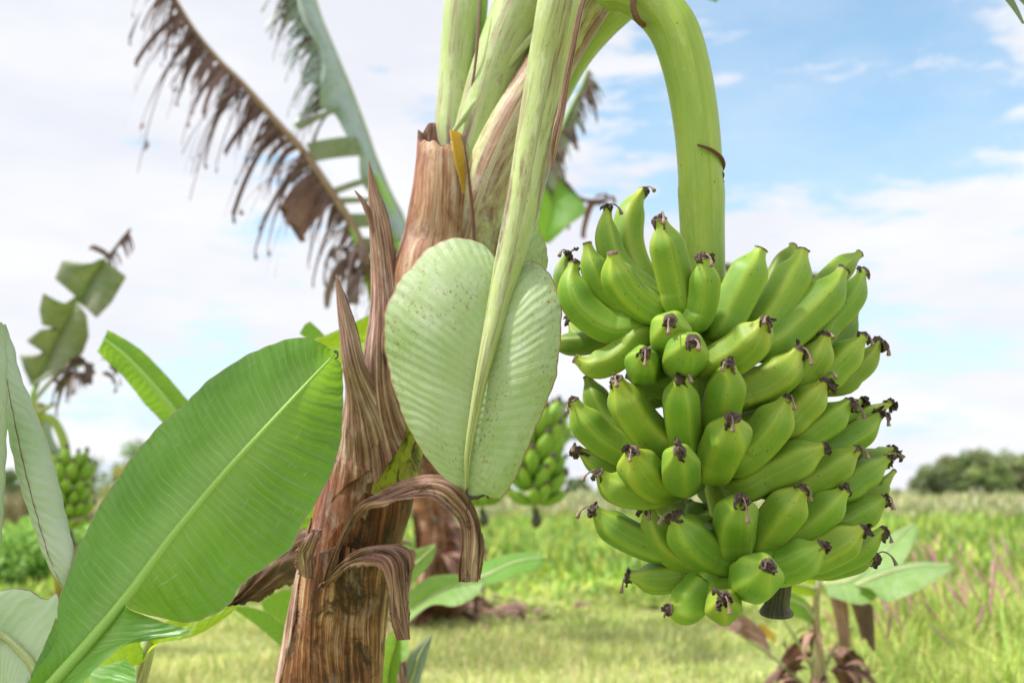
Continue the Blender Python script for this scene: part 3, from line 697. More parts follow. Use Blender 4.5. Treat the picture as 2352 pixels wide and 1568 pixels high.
def crumple(mb, tip, T, size, seedv, style=1, dark=1.0):
    """withered flower: crinkled dry petals and a thin style ending in a small knob"""
    rr = np.random.default_rng(seedv)
    T = nrm(T); a = nrm(np.cross(T, np.array((.3, .2, 1.)))); b = np.cross(T, a)
    tint = np.array((dark, dark, dark))
    for i in range(rr.integers(4, 7)):
        an = rr.uniform(0, 6.28); rad = size * rr.uniform(.15, .5)
        st = tip + (a * math.cos(an) + b * math.sin(an)) * rad - T * .001
        d = nrm(T * rr.uniform(.2, .9) + (a * math.cos(an) + b * math.sin(an)) * rr.uniform(.1, .8) + np.array((0, 0, -rr.uniform(.0, .9))))
        L = size * rr.uniform(.9, 1.7); w = size * rr.uniform(.22, .42)
        n = 9; s = np.linspace(0, 1, n); p = [st]
        dd = d.copy()
        for j in range(1, n):
            dd = nrm(dd + rr.normal(0, .38, 3) + np.array((0, 0, -.18)) - T * .12)
            p.append(p[-1] + dd * L / n)
        p = np.array(p); Tn, N, B = frames(p, T)
        k = 5; t = np.linspace(-1, 1, k)
        tw = rr.uniform(-2, 2) * s
        ww = w * (np.sin(np.pi * (s * .8 + .15)) ** .6)
        D = N * np.cos(tw)[:, None] + B * np.sin(tw)[:, None]; E = -N * np.sin(tw)[:, None] + B * np.cos(tw)[:, None]
        A = p[:, None] + D[:, None] * (ww[:, None] * t)[..., None] + E[:, None] * (ww[:, None] * (.7 * t ** 2))[..., None] + rr.normal(0, size * .07, (n, k, 3))
        mb.grid(np.concatenate([A, (A + E[:, None] * .0006)[:, ::-1]], 1), wrap=True, tint=tint * rr.uniform(.7, 1.3), cap0=True, cap1=True)
    # core knob
    n = 6; p = tip[None] + T[None] * np.linspace(-.002, size * .45, n)[:, None]
    tube(mb, p, size * np.array([.42, .46, .40, .34, .24, .08]), 10, wob=.35, tint=tint * .9)
    if style:
        an = rr.uniform(0, 6.28)
        d = nrm(T * rr.uniform(.5, 1) + (a * math.cos(an) + b * math.sin(an)) * rr.uniform(.5, 1.0) + np.array((0, -.6, 0)))
        L = size * rr.uniform(2.0, 3.2); n = 14; p = [tip + T * .002]
        g = rr.uniform(.16, .30)
        for j in range(1, n):
            d = nrm(d + np.array((0, -.02, -g)) + rr.normal(0, .08, 3)); p.append(p[-1] + d * L / n)
        p = np.array(p)
        rad = .0012 + .0022 * np.clip((np.linspace(0, 1, n) - .60) / .35, 0, 1) ** 1.1
        tube(mb, p, rad, 8, tint=tint * 3.0, wob=.12, cap1=True)

BM = {}
Z1 = (1234.6, 373.2); Z2 = (1234.6, 890.0); ZS = .36622
def finger(zone, W, dt, db, pts, fl=1, tint=1.0, wash=0., n=40, tuck=.72, neck=.33, mid=None):
    """zone origin, width, depth of tip and of visible base (relative to the stalk), centre line from tip to base"""
    ox, oy = zone; m = len(pts)
    D = [(ox + x * ZS, oy + y * ZS) for x, y in pts]
    dd = np.linspace(0, 1, m)
    dep = [DR + dt + (db - dt) * t for t in dd]
    if mid is not None: dep = [DR + np.interp(t, [0, .5, 1], [dt, mid, db]) for t in dd]
    q = [P(x, y, z) for (x, y), z in zip(D, dep)]
    lx, ly = D[-1]; yy = ly - 12
    tgt = P(rx(min(1330, max(650, yy))), min(1340, max(655, yy)), DR)
    q.append(q[-1] + (tgt - q[-1]) * tuck if np.linalg.norm(tgt - q[-1]) > .03 else tgt + np.array((0, .02, 0)))
    full = spl(np.array(q), n)
    vis = np.argmin(np.linalg.norm(full - q[-2], axis=1)) / (n - 1)
    s = np.linspace(0, 1, n)
    Rm = W * ZS * np.mean(dep) / F / 2 * 1.14
    ph = rng.uniform(0, 6.28)
    rad = Rm * prof(s, max(.55, vis), neck)
    L = np.linalg.norm(np.diff(full, axis=0), axis=1).sum()
    mb = MB()
    T, N, B = frames(full)
    A = tube(mb, full, rad, 40, shape=ring_shape(ph, .72), flat=.97)
    mb.uv[-1][:, 0] = np.mod(np.tile(np.linspace(0, 1, 40, endpoint=False) - ph / 6.283, n) + 10, 10)
    mb.uv[-1][:, 1] = np.repeat(s * max(.7, 1), 40)
    v = rng.uniform(.9, 1.1); yel = rng.uniform(.88, 1.12)
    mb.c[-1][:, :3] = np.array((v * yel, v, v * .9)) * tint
    # blunt end
    ring = A[0]; cc = ring.mean(0); tipd = -T[0]
    G = np.stack([ring, cc + (ring - cc) * .8 + tipd * .0012, cc + (ring - cc) * .45 + tipd * .0004, cc + (ring - cc) * .05 + tipd * .0014])
    mb.grid(G, wrap=True, U=np.zeros((4, 40)), V=np.zeros((4, 40)))
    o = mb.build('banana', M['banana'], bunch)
    if fl is not None:
        mr = MB(); size = (.0075 if fl == 0 else .0125) * (.85 + .35 * rng.random())
        seedv = int(rng.integers(1e6))
        if fl == 0:
            p = cc[None] + tipd[None] * np.linspace(-.001, .0016, 4)[:, None]
            tube(mr, p, rad[0] * np.array([1.04, 1.0, .8, .25]), 16, wob=.22, tint=(1.7, 1.5, 1.4), cap1=True)
        else:
            crumple(mr, cc + tipd * .001, tipd, size, seedv, style=(fl in (1, 3)))
        mr.build('flower_remnant', M['remnant'], o)
    return o

A_, B_ = Z1, Z2
FING = [
 # behind first; lowered tints paint in the shade inside the bunch
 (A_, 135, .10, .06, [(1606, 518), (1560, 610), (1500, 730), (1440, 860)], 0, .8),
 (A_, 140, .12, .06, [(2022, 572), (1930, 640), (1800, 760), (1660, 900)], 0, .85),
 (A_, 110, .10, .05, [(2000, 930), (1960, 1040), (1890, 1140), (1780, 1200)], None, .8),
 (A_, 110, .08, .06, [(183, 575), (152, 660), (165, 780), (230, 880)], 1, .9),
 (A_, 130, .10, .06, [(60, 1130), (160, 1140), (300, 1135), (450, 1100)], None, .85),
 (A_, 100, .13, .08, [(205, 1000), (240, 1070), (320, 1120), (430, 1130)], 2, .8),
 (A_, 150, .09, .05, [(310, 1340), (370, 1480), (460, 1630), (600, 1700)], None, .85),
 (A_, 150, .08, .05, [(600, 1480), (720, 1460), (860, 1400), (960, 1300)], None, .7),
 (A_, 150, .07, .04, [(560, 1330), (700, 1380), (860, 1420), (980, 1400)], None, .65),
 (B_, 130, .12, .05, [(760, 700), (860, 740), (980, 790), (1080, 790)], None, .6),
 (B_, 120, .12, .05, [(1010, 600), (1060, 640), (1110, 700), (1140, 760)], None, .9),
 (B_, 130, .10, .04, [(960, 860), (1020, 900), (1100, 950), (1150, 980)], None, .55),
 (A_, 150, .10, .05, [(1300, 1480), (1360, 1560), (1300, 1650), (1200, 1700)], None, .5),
 # top hand
 (A_, 168, .07, .02, [(664, 172), (596, 290), (572, 420), (580, 540), (632, 680), (730, 790)], 3, 1.05),
 (A_, 150, .0, -.01, [(442, 282), (428, 400), (458, 560), (540, 690), (640, 770), (760, 830)], 1, 1.02),
 (A_, 158, -.05, -.04, [(310, 502), (338, 620), (395, 750), (480, 860), (590, 940)], 0, 1.0),
 (A_, 196, -.04, -.05, [(232, 628), (215, 740), (262, 880), (370, 985), (490, 1035), (610, 1030)], 2, .95),
 (A_, 192, -.11, -.07, [(472, 562), (490, 680), (560, 800), (660, 890), (760, 935)], 0, 1.03),
 (A_, 205, -.12, -.09, [(772, 352), (800, 480), (835, 640), (870, 790), (890, 880)], 3, 1.05),
 (A_, 170, -.14, -.10, [(1048, 592), (1050, 700), (1045, 820), (1020, 930), (985, 1000)], 1, 1.0),
 (A_, 215, -.07, -.07, [(1405, 540), (1340, 670), (1270, 810), (1205, 940), (1150, 1050)], 0, 1.1),
 (A_, 215, -.01, -.05, [(1665, 548), (1622, 680), (1545, 830), (1450, 980), (1350, 1110)], 0, 1.1),
 (A_, 215, -.02, -.06, [(1915, 672), (1840, 800), (1720, 930), (1580, 1060), (1440, 1160)], 2, 1.05),
 (A_, 165, .03, -.02, [(2040, 676), (1995, 790), (1920, 900), (1820, 1010), (1700, 1110)], 2, .98),
 # second hand
 (A_, 165, -.06, -.06, [(232, 1228), (330, 1275), (450, 1250), (560, 1170), (650, 1080)], 0, .95),
 (A_, 235, -.20, -.08, [(832, 985), (832, 1060), (845, 1120), (880, 1120)], 1, .98),
 (A_, 245, -.23, -.09, [(975, 1115), (930, 1190), (915, 1240), (935, 1270)], 1, 1.0),
 (A_, 190, -.19, -.08, [(678, 1185), (658, 1250), (665, 1300), (720, 1290)], 1, .95),
 (A_, 230, -.17, -.10, [(1437, 985), (1380, 1080), (1280, 1180), (1160, 1250), (1090, 1290)], 1, 1.07),
 (A_, 215, -.10, -.08, [(1640, 1172), (1560, 1290), (1450, 1380), (1330, 1430), (1240, 1450)], 1, 1.0),
 (A_, 190, -.06, -.04, [(1812, 1078), (1770, 1190), (1700, 1280), (1600, 1360)], 1, .98),
 (A_, 190, -.02, -.02, [(2048, 1085), (1970, 1180), (1870, 1280), (1760, 1350)], 1, .98),
 (A_, 150, .02, .0, [(2142, 1122), (2080, 1220), (1970, 1320), (1850, 1390)], 1, .95),
 # third
 (A_, 220, -.17, -.09, [(1205, 1250), (1190, 1370), (1160, 1500), (1130, 1640), (1110, 1720)], 1, .98),
 (A_, 205, -.18, -.10, [(902, 1335), (895, 1450), (900, 1580), (915, 1700), (935, 1790)], 1, 1.02),
 (A_, 225, -.14, -.09, [(495, 1352), (540, 1460), (610, 1590), (710, 1700), (820, 1760)], 1, 1.0),
 (B_, 190, -.08, -.06, [(222, 72), (275, 180), (370, 290), (490, 370), (600, 400)], 1, .97),
 (A_, 200, -.07, -.06, [(1800, 1372), (1730, 1470), (1640, 1560), (1530, 1640)], 1, .97),
 (B_, 232, -.13, -.10, [(1575, 62), (1510, 180), (1420, 300), (1320, 400), (1240, 450)], 1, 1.03),
 (B_, 190, -.04, -.04, [(1960, 85), (1860, 180), (1740, 260), (1610, 330)], 1, .97),
 (B_, 100, .05, .0, [(2035, 82), (1960, 120), (1880, 180)], 2, .9),
 (B_, 110, .05, .02, [(2215, 92), (2140, 140), (2040, 200), (1900, 260)], 2, .95),
 (B_, 160, .0, -.01, [(2150, 165), (2070, 250), (1960, 320), (1820, 370)], 3, .97),
 # fourth
 (B_, 255, -.20, -.11, [(1220, 185), (1200, 300), (1150, 410), (1110, 500)], 1, 1.0),
 (B_, 222, -.11, -.08, [(1808, 372), (1700, 420), (1560, 490), (1410, 560), (1290, 620)], 2, 1.02),
 (B_, 190, -.06, -.05, [(2010, 382), (1930, 450), (1820, 530), (1700, 590), (1580, 640)], 1, .97),
 (B_, 90, .05, .03, [(2235, 385), (2160, 400), (2060, 430)], 2, .95),
 (B_, 90, .04, .02, [(2262, 415), (2190, 440), (2090, 480)], 2, .9),
 (B_, 180, -.01, -.02, [(2195, 440), (2110, 510), (2000, 580), (1880, 640)], 3, .97),
 (B_, 90, .04, .02, [(2240, 520), (2170, 600), (2080, 660)], None, .9),
 (B_, 215, -.24, -.10, [(890, 392), (893, 480), (900, 560), (930, 590)], 2, .98),
 (B_, 235, -.18, -.10, [(590, 392), (625, 490), (700, 570), (800, 600)], 1, .97),
 (B_, 150, -.05, -.04, [(258, 392), (350, 450), (460, 500), (590, 540)], 1, .95),
 (B_, 195, -.12, -.09, [(382, 530), (450, 605), (560, 650), (690, 660), (800, 640)], 1, .97),
 # fifth
 (B_, 240, -.19, -.11, [(1275, 690), (1248, 790), (1238, 900), (1235, 1000)], 1, 1.0),
 (B_, 232, -.14, -.09, [(1668, 625), (1590, 720), (1510, 820), (1440, 910), (1400, 960)], 1, 1.02),
 (B_, 200, -.08, -.06, [(1935, 635), (1850, 720), (1750, 810), (1640, 890), (1540, 940)], 2, .98),
 (B_, 185, -.03, -.03, [(2180, 692), (2090, 760), (1980, 820), (1860, 860)], 1, .97),
 (B_, 185, -.09, -.07, [(350, 755), (430, 840), (550, 920), (680, 980), (800, 1010)], 1, .97),
 (B_, 185, -.09, -.07, [(690, 745), (725, 870), (800, 980), (920, 1060), (1050, 1110)], 3, .97),
 (B_, 238, -.15, -.10, [(858, 798), (915, 890), (1000, 980), (1090, 1040), (1170, 1070)], 1, 1.03),
 (B_, 205, -.09, -.07, [(2045, 880), (1940, 950), (1820, 1020), (1680, 1060)], 2, .98),
 (B_, 150, -.04, -.04, [(2168, 888), (2080, 970), (1960, 1050), (1800, 1110), (1660, 1120)], 3, .97),
 (B_, 75, .0, -.02, [(2120, 1058), (2030, 1115), (1910, 1150), (1780, 1170)], 1, .9),
 # last hand
 (B_, 232, -.14, -.10, [(1790, 985), (1700, 1050), (1590, 1110), (1480, 1130), (1400, 1100)], 2, 1.03),
 (B_, 265, -.24, -.12, [(1450, 1115), (1385, 1180), (1340, 1210), (1330, 1180)], 2, 1.0),
 (B_, 185, -.06, -.06, [(572, 1175), (690, 1195), (820, 1190), (950, 1170), (1080, 1120)], 3, .97),
 (B_, 220, -.13, -.09, [(822, 1390), (890, 1395), (970, 1330), (1050, 1240), (1120, 1160)], 2, 1.0),
 (B_, 205, -.22, -.10, [(1170, 1305), (1165, 1370), (1165, 1350), (1180, 1240)], 1, 1.0),
]
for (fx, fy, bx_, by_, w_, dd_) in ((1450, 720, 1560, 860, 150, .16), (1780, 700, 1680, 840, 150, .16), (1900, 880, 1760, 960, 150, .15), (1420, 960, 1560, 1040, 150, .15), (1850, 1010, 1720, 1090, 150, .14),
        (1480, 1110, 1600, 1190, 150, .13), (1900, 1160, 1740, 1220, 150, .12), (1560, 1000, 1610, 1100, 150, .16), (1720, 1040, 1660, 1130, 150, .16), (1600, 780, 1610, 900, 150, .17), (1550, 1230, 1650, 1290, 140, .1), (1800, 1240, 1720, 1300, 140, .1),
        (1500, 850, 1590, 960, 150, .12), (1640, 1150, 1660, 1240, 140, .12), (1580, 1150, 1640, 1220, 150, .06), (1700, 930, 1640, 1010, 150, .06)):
    FING.append(((0, 0), w_, dd_, dd_ * .35, [(fx / ZS, fy / ZS), ((fx + bx_) / 2 / ZS, ((fy + by_) / 2 + 12) / ZS), (bx_ / ZS, by_ / ZS)], None, .55))  # back filler fingers, tint cut so the inner shade is in their colour
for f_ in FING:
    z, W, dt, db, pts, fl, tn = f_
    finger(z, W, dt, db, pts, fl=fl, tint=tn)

# ------------------------------------------------------------------ LEFT FOREGROUND PLANT (its leaves only come into the picture)
lp0 = P(-180, 1900, 1.45)
lplant = empty('banana_plant', (lp0[0], lp0[1], 0), 'banana plant at the near left whose broad green leaf leans up to the brown stem', 'banana plant')
mb = MB()
q = spl(np.array([[lp0[0], lp0[1], -.02, .07], [lp0[0], lp0[1], .2, .062], [lp0[0] + .01, lp0[1], lp0[2] + .05, .05], [lp0[0] + .03, lp0[1] - .01, lp0[2] + .22, .035]]), 40)
tube(mb, q[:, :3], q[:, 3], 28, wob=.02, cap1=True); mb.build('pseudostem', M['stem_mix'], lplant)
DT, DB = 1.60, 1.30
def dB(y): return float(np.interp(y, [780, 1600], [DT, DB]))
mid = [(770, 812), (715, 870), (650, 940), (520, 1082), (400, 1225), (290, 1372), (200, 1480), (122, 1568), (40, 1665)]
lft = [(764, 806), (735, 788), (695, 779), (625, 793), (520, 848), (410, 945), (355, 990), (300, 1058), (222, 1180), (170, 1285), (137, 1380), (136, 1440), (128, 1480), (70, 1562), (10, 1640)]
rg1 = [(770, 818), (786, 850), (787, 960), (772, 1050), (738, 1135), (697, 1195), (675, 1240), (645, 1275), (560, 1338), (522, 1388), (440, 1426), (350, 1415), (290, 1396)]
mb = MB()
P3 = lambda pts, f=dB, off=0: np.array([P(x, y, f(y) + off) for x, y in pts])
leaf_sheet(mb, P3(mid), P3(lft, off=-.02), None, n=240, k=20, bulge=.10, wave=.0014, wf=45, seed=11)
leaf_sheet(mb, P3(mid[:6] + [(284, 1380)]), None, P3(rg1, off=.09), n=240, k=22, bulge=-.06, wave=.0034, wf=45, seed=12)
leaf_sheet(mb, P3([(284, 1384), (200, 1480), (122, 1568), (40, 1665)]), None, P3([(300, 1400), (370, 1425), (448, 1450), (400, 1462), (330, 1462), (262, 1500), (190, 1575), (120, 1650)], off=-.03), n=70, k=14, bulge=.08, wave=.0010, wf=17, seed=13)
big = mb.build('leaf', M['leaf_big'], lplant); tag(big, 'long broad green leaf pointing up to the right')
c, r = pxpath([(x, y, dB(y) - .012, w) for (x, y), w in zip(mid, (2, 4, 5.5, 7.5, 9, 11, 13, 15, 17))], 90)
mb = MB(); tube(mb, c, r, 18, wob=.01); mb.build('midrib', M['midrib_green'], big)
mb = MB(); q_ = spl(PP([(762, 818, 1.59), (772, 806, 1.585), (776, 818, 1.58), (770, 824, 1.58)]), 12); tube(mb, q_, np.linspace(.003, .0012, 12), 6, wob=.3); mb.build('withered_tip', M['remnant'], big)
for k_, (off_, w_) in enumerate(((np.array((0, 0, 0.)), .17),)):  # unseen leaf added left above the view to shade the broad leaf
    free_leaf(lplant, [lp0 + np.array((0, 0, .25)), np.array((-1.28, 1.22, .85)) + off_, np.array((-1.08, 1.36, 1.3)) + off_, np.array((-.92, 1.46, 1.66)) + off_, np.array((-.86, 1.56, 1.95)) + off_], w_, M['leaf_green'], M['midrib_green'], up=(-.55, -.1, .83), seed=90 + k_, droop=.1)
# rolled pale leaves at the left edge
def rolled(pts, seedv, flat=.5, name='rolled_leaf'):
    c, r = pxpath(pts, 110); mb = MB()
    n = 44; T, N, B = frames(c); m = len(c)
    th = np.linspace(-.4, 2 * math.pi + 1.2, n); s = np.linspace(0, 1, m)
    th2 = th[None] + 1.6 * s[:, None] + seedv
    rr_ = r[:, None] * (1 - .05 * (th[None] / 6.28)) * (1 + .03 * np.sin(3 * th2 + s[:, None] * 8))
    L = np.concatenate([[0], np.cumsum(np.linalg.norm(np.diff(c, axis=0), axis=1))])
    rr_ = rr_ + .0008 * np.sin((L[:, None] + .02 * th[None]) * 6.283 * 26)
    A = c[:, None] + N[:, None] * (np.cos(th2) * rr_ * flat)[..., None] + B[:, None] * (np.sin(th2) * rr_)[..., None]
    mb.grid(A, U=np.tile(np.linspace(0, 1, n), (m, 1)), V=(L[:, None] + .025 * th[None]))
    return mb.build(name, M['leaf_pale'], lplant)
rolled([(8, 745, 1.50, 4), (18, 800, 1.50, 14), (24, 870, 1.48, 24), (50, 965, 1.46, 36), (82, 1076, 1.44, 43), (114, 1190, 1.42, 39), (138, 1274, 1.40, 33), (148, 1330, 1.39, 16), (152, 1368, 1.39, 7), (110, 1500, 1.40, 8), (20, 1700, 1.44, 10), (-100, 1880, 1.45, 12)], .3)
rolled([(2, 740, 1.42, 3), (0, 790, 1.42, 14), (-4, 900, 1.41, 20), (-6, 1050, 1.41, 20), (-12, 1200, 1.41, 18), (-22, 1330, 1.42, 14), (-60, 1600, 1.44, 12), (-140, 1850, 1.45, 14)], 1.3)
# pale leaf at the lower left
mb = MB()
f2 = lambda y: 1.42
leaf_sheet(mb, PP([(92, 1600, 1.36), (80, 1535, 1.38), (45, 1490, 1.42), (0, 1455, 1.46), (-90, 1430, 1.5)]), PP([(160, 1600, 1.36), (150, 1500, 1.38), (138, 1370, 1.44), (110, 1376, 1.47), (50, 1352, 1.5), (-90, 1370, 1.56)]), PP([(70, 1620, 1.34), (50, 1590, 1.34), (20, 1570, 1.38), (-10, 1570, 1.42), (-90, 1540, 1.46)]), n=90, k=14, bulge=.1, wave=.0012, wf=16, seed=21)
lo = mb.build('leaf', M['leaf_pale'], lplant); tag(lo, 'pale green leaf in the bottom left corner')
c, r = pxpath([(100, 1640, 1.355, 14), (80, 1540, 1.375, 11), (45, 1492, 1.41, 9), (0, 1457, 1.45, 8), (-90, 1432, 1.49, 6)], 40)
mb = MB(); tube(mb, c, r, 14); mb.build('midrib', M['midrib_pale'], lo)
# dark folded underside below the big leaf
mb = MB()
leaf_sheet(mb, PP([(150, 1440, 1.37), (140, 1500, 1.36), (120, 1560, 1.35), (80, 1620, 1.34)]), PP([(130, 1418, 1.38), (105, 1480, 1.38), (68, 1560, 1.37), (30, 1620, 1.36)]), None, n=60, k=10, bulge=.12, seed=22, wave=.001, wf=20)
mb.build('leaf_fold', M['leaf_big'], lplant)
mb = MB()
leaf_sheet(mb, PP([(200, 1600, 1.26), (205, 1560, 1.26), (216, 1538, 1.27), (255, 1524, 1.28), (290, 1514, 1.29)]), None, PP([(330, 1620, 1.24), (325, 1590, 1.24), (320, 1560, 1.25), (316, 1535, 1.27), (292, 1514, 1.29)]), n=60, k=12, bulge=.2, seed=23, wave=.001, wf=20)
o = mb.build('leaf', M['leaf_big'], lplant); tag(o, 'small dark folded leaf end at the bottom edge')
# lime leaf and its stalk behind the big one
mb = MB()
leaf_sheet(mb, PP([(335, 1500, 1.75), (400, 1450, 1.75), (470, 1415, 1.76), (545, 1392, 1.78)]), PP([(300, 1470, 1.75), (360, 1440, 1.75), (430, 1405, 1.76), (545, 1390, 1.78)]), PP([(330, 1520, 1.72), (355, 1480, 1.72), (440, 1462, 1.74), (500, 1430, 1.76), (548, 1394, 1.78)]), n=50, k=8, bulge=.1, seed=24)
o = mb.build('leaf', M['leaf_lime'], lplant); mb = MB()
leaf_sheet(mb, PP([(330, 1490, 1.74), (270, 1500, 1.70), (210, 1530, 1.66), (180, 1590, 1.62)]), PP([(330, 1470, 1.76), (270, 1475, 1.72), (190, 1520, 1.68), (160, 1590, 1.64)]), PP([(330, 1520, 1.72), (280, 1540, 1.68), (240, 1570, 1.64), (220, 1610, 1.62)]), n=40, k=8, bulge=.1, seed=25)
o = mb.build('leaf', M['leaf_lime'], lplant); tag(o, 'lime green backlit leaf showing under the broad leaf')
c, r = pxpath([(344, 1455, 1.76, 12), (332, 1500, 1.75, 20), (312, 1568, 1.74, 23), (270, 1700, 1.7, 26), (160, 1950, 1.6, 30)], 40)
mb = MB(); tube(mb, c, r, 20, wob=.02); mb.build('leaf_stalk', M['midrib_pale'], lplant)

# ------------------------------------------------------------------ PLANT BEHIND THE MAIN STEM
def gp(x, y): p = ground_at(x, y); return np.array((p[0], p[1], 0.))
b0 = gp(1015, 1402); db0 = b0[1] / cp
pb = empty('banana_plant', b0, 'banana plant farther back behind the nearest stem with tattered leaves and hanging brown rags', 'banana plant')
DBk = 7.3
q = np.array([[*b0 - (0, 0, .02), .20], [*P(1010, 1330, DBk), .17], [*P(995, 1180, DBk), .15], [*P(965, 1000, DBk), .13], [*P(930, 840, DBk), .12], [*P(900, 700, DBk), .10]])
q = spl(q, 60); mb = MB(); tube(mb, q[:, :3], q[:, 3], 28, wob=.06); mb.build('pseudostem', M['stem_dry'], pb)
# rags of dead leaf on its trunk
def rags(parent, ctr, n, L, spread, mat, seedv, name='dead_leaf', w=.05, up=0.):
    rr = np.random.default_rng(seedv)
    for i in range(n):
        mb = MB(); an = rr.uniform(-2.6, 2.6)
        st = np.array(ctr) + np.array((math.sin(an) * spread * .4, -math.cos(an) * spread * .4, rr.uniform(-.5, .5) * L + up))
        d = np.array((math.sin(an), -math.cos(an), rr.uniform(-.2, .8)))
        t = np.cross(nrm(d), (0, 0, 1)); ww = w * rr.uniform(.6, 1.5)
        for j in range(3):
            dj = d + rr.normal(0, .25, 3)
            lobe(mb, st - t * ww + rr.normal(0, .01, 3), st + t * ww, dj, L * rr.uniform(.6, 1.2), rr.uniform(.6, 1.2), taper=rr.uniform(.0, .8), n=12, k=5, twist=rr.uniform(-2, 2), ragged=.15, tint=np.ones(3) * rr.uniform(.6, 1.5))
        mb.build(name, mat, parent)
rags(pb, P(990, 1220, DBk), 7, .5, .35, M['curl'], 31, w=.07)
rags(pb, P(1010, 1380, DBk), 5, .3, .5, M['stem_dry'], 32, w=.08)

def torn_leaf(parent, mid_px, ribw, n=140, name='leaf', ribmat='midrib_green', mat_rib=None):
    q = np.array([P(*p) for p in mid_px]); return spl(q, n)
# 1: the ragged brown leaf (top left)
DK = 6.6
m1 = spl(PP([(370, -60, DK), (440, 60, DK), (500, 135, DK), (560, 195, DK), (640, 285, DK), (700, 352, DK), (760, 440, DK), (815, 530, DK), (850, 620, DK), (880, 720, DK + .2)]), 200)
mb = MB(); rr = np.random.default_rng(5)
pxm = DK / F
i = 2
while i < 168:
    w = int(rr.integers(1, 5))
    L = rr.uniform(60, 180) * pxm * (1.0 - .3 * (i > 120))
    if i < 20: L *= .7
    dx = -rr.uniform(.3, .95); dz = rr.uniform(-.9, -.05)
    L *= rr.choice([.45, .8, 1.0, 1.25])
    br = rr.uniform(.7, 1.7)
    tn = np.array((1, .88, .95)) * br
    lobe(mb, m1[i], m1[min(199, i + w)], (dx, rr.uniform(-.35, .35), dz), L, rr.uniform(.45, .95), taper=rr.uniform(.2, .85), n=14, k=4, twist=rr.uniform(-2.4, 2.4), tint=tn, ragged=.1)
    for _q in range(int(rr.integers(0, 3))):
        j = min(190, i + int(rr.integers(0, 3)))
        lobe(mb, m1[j], m1[min(199, j + 1)], (-rr.uniform(.1, .9), rr.uniform(-.5, .5), -rr.uniform(.1, 1)), L * rr.uniform(.7, 1.3), rr.uniform(.6, 1.1), taper=.5, n=14, k=3, twist=rr.uniform(-3, 3), tint=tn * .8)
    i += max(1, w - int(rr.integers(0, 3)) + (3 if rr.random() < .12 else 0))
for i in range(150):
    j = int(rr.integers(0, 196))
    lobe(mb, m1[j], m1[min(199, j + 1)], (-rr.uniform(.1, 1), rr.uniform(-.7, .7), -rr.uniform(.0, 1)), rr.uniform(25, 110) * pxm, rr.uniform(.2, 1.2), taper=rr.uniform(-.3, .8), n=12, k=3, twist=rr.uniform(-3, 3), tint=np.array((1, .93, .95)) * rr.uniform(.5, 1.6), ragged=.1)
# solid brown flap
lobe(mb, P(728, 385, DK), P(775, 460, DK), (-.75, -.15, -.6), 125 * pxm, .35, taper=-.05, n=16, k=12, ragged=.25, tint=(1.15, .9, .8))
dead = mb.build('leaf', M['dead_leaf'], pb); tag(dead, 'dead brown leaf shredded into hanging strips')
mr = MB(); tube(mr, m1, np.linspace(3, 13, 200) * pxm, 12); mr.build('midrib', M['dead_rib'], dead)
# green lobes on its right side
mb = MB()
for (a, b, tx, ty, tp, n_) in (((702, 330), (722, 372), 835, 322, -.1, 1), ((672, 285), (690, 300), 790, 235, .6, 1), ((756, 436), (766, 450), 872, 395, .2, 1), ((770, 455), (780, 470), 868, 452, .3, 1),
                              ((792, 492), (812, 525), 880, 500, .1, 1), ((815, 545), (835, 585), 905, 560, .2, 1)):
    A0, A1 = P(*a, DK), P(*b, DK); tg = P(tx, ty, DK) - (A0 + A1) / 2
    lobe(mb, A0, A1, tg, np.linalg.norm(tg), .1, taper=tp, n=12, k=6, ragged=.05)
mb.build('leaf_lobe', M['leaf_torn'], dead)
# 2: bluish leaf right of it
m2 = spl(PP([(708, -60, DK + .3), (738, 40, DK + .3), (775, 130, DK + .3), (808, 210, DK + .3), (838, 290, DK + .3), (862, 360, DK + .3), (895, 440, DK + .3), (925, 500, DK + .3), (935, 540, DK + .3)]), 120)
e2 = spl(PP([(672, -60, DK + .1), (690, 30, DK + .1), (705, 60, DK + .1), (735, 120, DK + .1), (742, 200, DK + .05), (742, 255, DK + .1), (772, 270, DK + .1), (800, 320, DK + .05), (828, 350, DK + .1), (832, 420, DK + .1), (868, 470, DK + .1), (905, 545, DK + .1), (925, 560, DK + .2)]), 120)
mb = MB(); t = np.linspace(0, 1, 12)
A = m2[:, None] + (e2 - m2)[:, None] * t[None, :, None]
A[:, :, 1] += (-.12 * np.sin(t * 2.6))[None] + (.03 * np.sin(np.arange(120) * .22))[:, None] * t
mb.grid(A, U=np.tile(.5 + .45 * t, (120, 1)))
rr = np.random.default_rng(8)
for i in range(0, 52, 1):
    w = int(rr.integers(1, 4)); L = rr.uniform(30, 100) * pxm
    green = rr.random() < .4
    if i > 46 and rr.random() < .5: continue
    lobe(mb, e2[i], e2[min(119, i + w)], (-rr.uniform(.7, 1), rr.uniform(-.3, .3), rr.uniform(-.6, .1)), L, rr.uniform(.2, .9), taper=rr.uniform(.2, .8), n=12, k=4, twist=rr.uniform(-2, 2))
o = mb.build('leaf', M['leaf_blue'], pb); tag(o, 'bluish green leaf with frayed left edge')
mr = MB(); tube(mr, m2, np.linspace(2, 5, 120) * pxm, 8); mr.build('midrib', M['midrib_pale'], o)
mb = MB()
for i in range(34):
    s0 = rr.integers(0, 60); L = rr.uniform(50, 120) * pxm
    lobe(mb, e2[s0], e2[s0 + 1], (-rr.uniform(.4, 1), rr.uniform(-.3, .3), rr.uniform(-.9, -.1)), L, rr.uniform(.5, 1.1), taper=rr.uniform(-.5, .6), n=12, k=3, twist=rr.uniform(-3, 3), tint=np.ones(3) * rr.uniform(.6, 1.4))
mb.build('dead_fringe', M['dead_leaf'], o)
